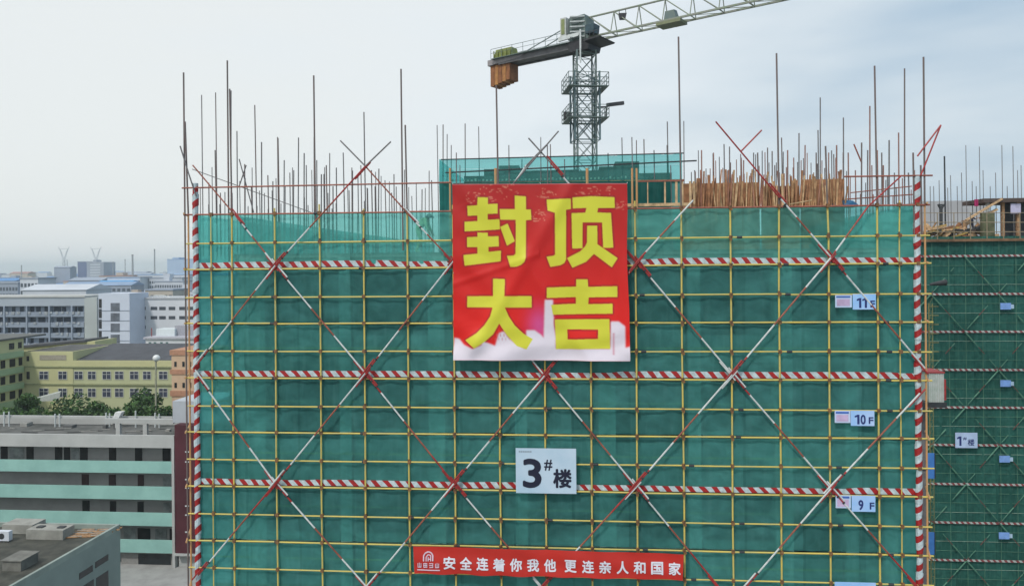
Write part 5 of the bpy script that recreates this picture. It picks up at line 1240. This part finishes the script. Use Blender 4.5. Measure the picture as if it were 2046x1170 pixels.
# ------------------------------------------------------------------ middle distance
YM = 195.0
db = thing('dormitory', 'long blue grey dormitory with rows of dark balconies at the left', 'building', (X(80, YM), YM, 0))
BG = mat('blue_grey_render', (.26, .31, .39), .85, .1, .12)
MB().box(X(-120, YM, 640), YM+1.2, 0, X(170, YM, 640), YM+14, Z(592, YM, 80)).build('wall', BG, db)
MB().box(X(-120, YM, 640), YM-.2, Z(611, YM, 80), X(171, YM, 640), YM+1.2, Z(594, YM, 80)).build('fascia', mat('blue_grey_fascia', (.36, .41, .47), .85, .06, .1), db)
MB().box(X(-122, YM, 640), YM-.5, Z(594, YM, 80), X(172, YM, 640), YM+14.2, Z(591, YM, 80)).build('roof', LG, db)
MB().box(X(170, YM, 640), YM-.3, 0, X(195, YM, 640), YM+13, Z(594, YM, 180)).build('end_wall', mat('grey_end_wall', (.42, .46, .46), .85, .08, .1), db)
for py in (611, 632, 653, 674, 695):
    MB().box(X(-120, YM, 640), YM-.1, Z(py+21.5, YM, 80), X(168, YM, 640), YM+1.2, Z(py+12, YM, 80)).build('balcony', BG, db)
    px = -6
    while px < 158:
        MB().box(X(px, YM+1.1, 640), YM+1.05, Z(py+12, YM, 80), X(px+rnd.uniform(6, 14), YM+1.1, 640), YM+1.2, Z(py+2, YM, 80)).build('window', mat('navy_opening', (.012, .024, .05), .8), db); px += rnd.uniform(14, 19)
    for px in range(2, 162, 11):
        if rnd.random() < .6: MB().box(X(px, YM, 640), YM-.3, Z(py+17+rnd.uniform(-3, 1), YM, 80), X(px+rnd.uniform(3, 7), YM, 640), YM-.12, Z(py+11, YM, 80)).build('railing_cloth', mat('laundry_pale', (.40, .44, .48), .9, .3, 1.5), db)
for px in (8, 53, 98, 143): MB().box(X(px, YM, 640), YM-.35, 0, X(px+3, YM, 640), YM+1.3, Z(611, YM, 80)).build('pier', BG, db)
st = thing('stair_block', 'pale lavender block with tall dark stair window beside the dormitory', 'building', (X(228, YM-10), YM-10, 0))
Y2 = YM-8
MB().box(X(197, Y2, 640), Y2, 0, X(259, Y2, 640), Y2+10, Z(586, Y2, 228)).build('wall', mat('lavender_render', (.55, .60, .70), .85, .06, .1), st)
for py in (605, 625, 646, 668): win(st, 221, py, 239, py+17, Y2, mat('grey_stair_glass', (.14, .16, .2), .4, .3, .6), False); win(st, 197.5, py-8, 203, py+10, Y2, DKO, False)
for py in (620, 640, 660, 680):
    MB().box(X(197, Y2, 640), Y2-.12, Z(py+.7, Y2, 228), X(259, Y2, 640), Y2-.01, Z(py, Y2, 228)).build('joint_line', mat('joint_dark', (.2, .24, .3), .9), st)
wb = thing('office_block', 'white office block with two rows of dark windows right of the stair block', 'building', (X(310, YM), YM, 0))
WW = mat('white_render', (.62, .64, .68), .85, .06, .15)
MB().box(X(260, YM, 640), YM, 0, X(420, YM, 640), YM+12, Z(597, YM, 310)).build('wall', WW, wb)
MB().box(X(259.5, YM, 640), YM-.3, Z(597, YM, 310), X(420, YM, 640), YM+12.2, Z(594, YM, 310)).build('roof', mat('roof_pale', (.5, .52, .55), .9), wb)
for py in (612.5, 631, 650): 
    for px in (260, 278, 301, 318, 337, 358, 374):
        if py == 650 and px > 290: continue
        win(wb, px, py, px+13, py+6.5, YM, mat('dim_window', (.05, .06, .08), .4), False)
for py in (666, 680): 
    for px in (262, 277): win(wb, px, py, px+11, py+9, YM, mat('dim_window', (.05, .06, .08)), False)
m = MB()
for k in range(7): pa = P(298+k*6, 593-(3 if 1 < k < 6 else 0), YM+3); m.tube(pa, P(304+k*6, 593-(3 if 0 < k < 5 else 0), YM+3), .15, 5); m.tube(pa, (pa.x, pa.y, Z(598, YM+3, 310)), .12, 5)
m.build('roof_frame', WHP, wb)
hb = thing('white_house', 'small white house with a roof box in front of the office block', 'building', (X(330, 165), 165, 0))
YH = 165.0
MB().box(X(291, YH, 680), YH, 0, X(410, YH, 680), YH+9, Z(676, YH, 330)).build('wall', WW, hb)
MB().box(X(288, YH, 680), YH-.4, Z(677, YH, 330), X(410, YH, 680), YH+9.2, Z(673, YH, 330)).build('parapet', mat('mauve_grey', (.48, .48, .54), .85), hb)
MB().box(X(312, YH+3, 680), YH+3, Z(674, YH+3, 330), X(349, YH+3, 680), YH+7, Z(657, YH+3, 330)).build('roof_box', mat('pale_box', (.66, .72, .74), .8, .05), hb)
MB().box(X(349.2, YH+4, 680), YH+4, Z(674, YH+3, 330), X(410, YH+3, 680), YH+8, Z(651, YH+3, 330)).build('rear_wall', mat('mauve_wall', (.38, .38, .43), .85), hb)
for px in (297, 307, 320, 331): win(hb, px, 683, px+5, 692, YH, mat('teal_glass', (.10, .2, .2), .3), False)
MB().tube(P(303, 674, YH+2), P(303, 655, YH+2), .12, 5).build('flue', REDP, hb)
# specific far buildings
def simple_building(name, px0, px1, ptop, Y, wallm, roofm, label, rows=0, cols=0, depth=None, group=None, winm=None, roof_h=0, cat='building', pitched=False):
    xa, xb = X(px0, Y, ptop), X(px1, Y, ptop); zt_ = Z(ptop, Y, (px0+px1)/2); dp = depth or (xb-xa)*.6
    m = MB().box(xa, Y, 0, xb, Y+dp, zt_, 0)
    if pitched:
        h_ = min(2.2, (xb-xa)*.08); m.hexa([(xa-.5, Y-.5, zt_), (xb+.5, Y-.5, zt_), (xb+.5, Y+dp+.5, zt_), (xa-.5, Y+dp+.5, zt_), (xa-.5, Y+dp*.48, zt_+h_), (xb+.5, Y+dp*.48, zt_+h_), (xb+.5, Y+dp*.52, zt_+h_), (xa-.5, Y+dp*.52, zt_+h_)], 1)
    else:
        m.box(xa-.3, Y-.3, zt_, xb+.3, Y+dp+.3, zt_+.6, 1)
        if xb-xa > 14 and rnd.random() < .7:
            u_ = rnd.uniform(.1, .6); m.box(xa+(xb-xa)*u_, Y+2, zt_+.6, xa+(xb-xa)*(u_+.2), Y+dp*.5, zt_+3.2, 0)
    if rows:
        for r_ in range(rows):
            z0 = zt_-1.2-3.4*(r_+1)+.9
            if z0 < 0: break
            for c_ in range(cols):
                x0 = xa+(xb-xa)*(c_+.2)/cols; x1 = xa+(xb-xa)*(c_+.8)/cols; m.box(x0, Y-.12, z0, x1, Y+.05, z0+1.7, 2)
    o = m.build(name, [wallm, roofm, winm or mat('far_window', (.06, .08, .11), .4)])
    return tag(o, label, cat, group)
FW = mat('far_white', (.56, .60, .66), .9, .08, .05); FG = mat('far_grey', (.31, .36, .44), .9, .1, .05); FB = mat('far_blue_sheet', (.10, .26, .52), .7, .1, .05); FBe = mat('far_beige', (.50, .45, .38), .9, .1, .05); FN = mat('far_navy', (.09, .13, .27), .7, .1, .05); FR = mat('far_dull_red', (.40, .22, .20), .9, .1, .05)
o = simple_building('office_tower', 155, 173, 523, 900, FN, FG, 'dark blue glass block on the skyline below the right pylon', 0, 0, 25)
simple_building('office_tower', 173.3, 207, 524, 900, FG, FW, 'blue and white striped block on the skyline below the right pylon', 6, 1, 25, winm=mat('far_stripe', (.55, .6, .66), .6))
simple_building('warehouse', 334, 395, 518, 1100, mat('far_light_blue', (.36, .48, .66), .8, .05, .05), FB, 'light blue flat block on the skyline next to the scaffold', 0, 0, 40)
simple_building('apartment_block', 40, 76, 557, 300, FW, FG, 'small white block with dark square windows above the dormitory roof', 2, 5, 12)
simple_building('warehouse', 125, 262, 570, 420, FG, mat('far_dusty_blue', (.24, .34, .50), .8, .12, .08), 'long blue roofed workshop above the dormitory roof', 1, 14, 14, pitched=True)
simple_building('warehouse', 190, 256, 566, 480, FW, mat('far_bright_blue', (.05, .30, .62), .7, .05, .05), 'workshop with bright blue roof stripe in the middle distance', 0, 0, 16, pitched=True)
simple_building('warehouse', 275, 378, 549, 620, FW, mat('far_pale_blue', (.28, .44, .66), .7, .05, .05), 'long pale blue roofed hall left of the scaffold edge', 0, 0, 60)
simple_building('warehouse', -20, 36, 566, 340, FG, FG, 'grey windowed hall at the left picture edge above the dormitory', 2, 9, 12)
simple_building('warehouse', 45, 172, 579, 250, FW, FW, 'low white roofed hall just behind the dormitory', 0, 0, 16, pitched=True)
simple_building('warehouse', 108, 140, 534, 700, FG, FG, 'rounded grey hall on the skyline left of the dark blue block', 0, 0, 10, pitched=True)
simple_building('apartment_block', 290, 345, 580, 290, FBe, FG, 'beige block with arched roof details behind the office block', 2, 6, 14)
# generic rows of far blocks
kinds = [(FW, FG, 'white block', 'white blocks in the distance'), (FG, FG, 'grey block', 'grey blocks in the distance'),
         (FW, FB, 'blue roofed hall', 'blue roofed halls in the distance'), (FBe, FR, 'beige block with reddish roof', 'beige blocks in the distance')]
def far_label(kind, wp, Y, px, rows, pitched):
    w_ = 'narrow' if wp < 16 else 'mid-sized' if wp < 30 else 'broad'
    d_ = 'just beyond the dormitory' if Y < 320 else 'in the near distance' if Y < 480 else 'in the middle distance' if Y < 750 else 'in the haze' if Y < 1300 else 'on the horizon'
    at = min([(20, 'at the left edge'), (85, 'left of the left pylon'), (128, 'under the left pylon'), (160, 'between the pylons'), (192, 'under the right pylon'), (228, 'right of the pylons'), (265, 'under the thick chimney'), (309, 'under the thin chimney'), (350, 'next to the scaffold')], key=lambda t: abs(t[0]-px))[1]
    return f"{w_} {kind}{', windowed,' if rows else ''} {d_}, {at}"
rb = random.Random(11); FAR = {}
for Y in (245, 285, 330, 375, 430, 490, 560, 650, 760, 900, 1080, 1300, 1600, 2000, 2600):
    px = -60 + rb.uniform(0, 30)
    sc_ = F/(Y+24)
    while px < 420:
        wpx = rb.uniform(12, 36)*sc_
        wpx = max(10, min(70, wpx)); h_ = rb.uniform(12, 27) if Y < 420 else rb.uniform(20, 34) if Y < 900 else rb.uniform(20, 36)
        if rb.random() < .03: h_ = rb.uniform(26, 34)
        if Y < 300: h_ = min(h_, 23)
        if Y < 260 and px < 268: px += wpx; continue
        zt_ = h_; ptop = HOR + 7 + (CAM.z-zt_)*sc_ - .0082*px*0
        ptop = HOR + (1023-px)*.0082 + (CAM.z-zt_)*sc_
        k_ = kinds[rb.randrange(4)] if rb.random() < .8 else kinds[0]
        rw = (3 if Y < 900 else 0) if rb.random() < .7 else 0; cols = max(2, int(wpx/5))
        o = simple_building('city_block', px, px+wpx*.94, ptop, Y+rb.uniform(0, Y*.08), k_[0], k_[1], far_label(k_[2], wpx, Y, px+wpx/2, rw, 0), rw, cols, None, k_[3], pitched=(k_[1] is FB or rb.random() < .3))
        FAR.setdefault(o['label'], []).append((Y, px, o))
        px += wpx*rb.uniform(1.0, 1.35)
for lb, os_ in FAR.items():
    if len(os_) > 1:
        os_.sort(key=lambda t: t[1])
        wd = {2: ['left', 'right'], 3: ['left', 'middle', 'right']}.get(len(os_), ['leftmost', 'second leftmost', 'third leftmost', 'fourth leftmost', 'fifth leftmost', 'sixth leftmost', 'seventh leftmost', 'eighth leftmost', 'ninth leftmost'][:len(os_)-1]+['rightmost'])
        for w_, (_, _, o) in zip(wd, os_): o['label'] = w_+' '+lb
# tree belts in the distance
m = MB(); rb = random.Random(5)
for k in range(9000):
    Y = rb.choice([262, 310, 360, 470, 560, 660, 780]); Y += rb.uniform(-12, 12); x = X(rb.uniform(-50, 410), Y, 560); s_ = Y/330
    p_ = Vector((x, Y, rb.random()**.6*7)); a1 = Vector((rb.gauss(0, 1), rb.gauss(0, 1), rb.gauss(0, 1))).normalized()*s_*1.2; b1 = a1.orthogonal()
    m.face([p_-a1, p_-b1*.7, p_+a1, p_+b1*.7])
tag(m.build('distant_trees', LEAF), 'dark green tree belts between the far city blocks', 'trees', kind='stuff')
# pylons, chimneys, masts
def pylon(px, label):
    Y = 1000.0; x = X(px, Y, 540); s_ = (Y+24)/F; zt_ = Z(497, Y, px); o = thing('power_pylon', label, 'pylon', (x, Y, 0), 'pylons on the skyline')
    m = MB(); w2 = 11*s_; zc_ = Z(518, Y, px)
    for sg in (-1, 1):
        m.tube((x+sg*4.5*s_, Y, 0), (x+sg*2.5*s_, Y, zc_), .32, 4); m.tube((x+sg*2.5*s_, Y, zc_), (x+sg*w2*.85, Y, zt_), .32, 4); m.tube((x+sg*4.5*s_, Y+5, 0), (x+sg*2.5*s_, Y+4, zc_), .5, 4)
        m.tube((x+sg*w2*.85, Y, zt_), (x+sg*w2*.6, Y, zt_-4*s_), .4, 4); m.tube((x+sg*w2*.6, Y, zt_-4*s_), (x, Y, zc_), .4, 4)
    m.tube((x-w2, Y, zt_), (x+w2, Y, zt_), .3, 4); m.tube((x-w2, Y, zt_), (x-w2, Y, zt_+3), .4, 4); m.tube((x+w2, Y, zt_), (x+w2, Y, zt_+3), .4, 4)
    for k in range(9):
        za, zb2 = zc_*k/9, zc_*(k+1)/9; fa = 4.5-2*k/9; fb = 4.5-2*(k+1)/9
        m.tube((x-fa*s_, Y, za), (x+fb*s_, Y, zb2), .3, 4); m.tube((x+fa*s_, Y, za), (x-fb*s_, Y, zb2), .3, 4)
    m.build('lattice', mat('pylon_grey', (.46, .50, .55), .7), o)
pylon(128, 'left one of the two hazy power pylons on the skyline')
pylon(192, 'right one of the two hazy power pylons on the skyline, above the dark blue block')
def stack(px, top, w_, Y, label):
    x = X(px, Y, 540); r_ = w_*(Y+24)/F/2
    o = thing('chimney_stack', label, 'chimney', (x, Y, 0)); zt_ = Z(top, Y, px)
    MB().tube((x, Y, 0), (x, Y, zt_), r_*1.3, 10, 0, r_).build('shaft', mat('chimney_grey', (.36, .38, .40), .8), o)
    MB().tube((x, Y, zt_), (x, Y, zt_+.8), r_*1.15, 10).build('rim', DARK, o)
stack(265, 510, 3.6, 800, 'thicker pale chimney on the skyline right of the pylons')
stack(309, 499, 2.6, 800, 'tall thin chimney on the skyline nearest the scaffold')
stack(43, 531, 2, 900, 'short thin chimney at the left end of the skyline')
stack(250, 519, 1.6, 900, 'slim low chimney just left of the thicker chimney')
stack(226, 524, 1.4, 900, 'lowest slim chimney right of the striped skyline block')

# ------------------------------------------------------------------ haze (one closed box round everything)
hz = MB().box(-5300, -160, -1, 3700, 5700, 90)
hzo = hz.build('haze', [])
m = bpy.data.materials.new('haze_air'); m.use_nodes = True; t = m.node_tree; t.nodes.clear()
o_ = N(t, 'ShaderNodeOutputMaterial'); pv = N(t, 'ShaderNodeVolumePrincipled'); pv.inputs['Color'].default_value = (.84, .94, 1, 1); pv.inputs['Density'].default_value = .0003; pv.inputs['Anisotropy'].default_value = .7
t.links.new(pv.outputs[0], o_.inputs['Volume']); hzo.data.materials.append(m)
tag(hzo, 'pale blue haze over the whole scene', 'haze', kind='stuff')
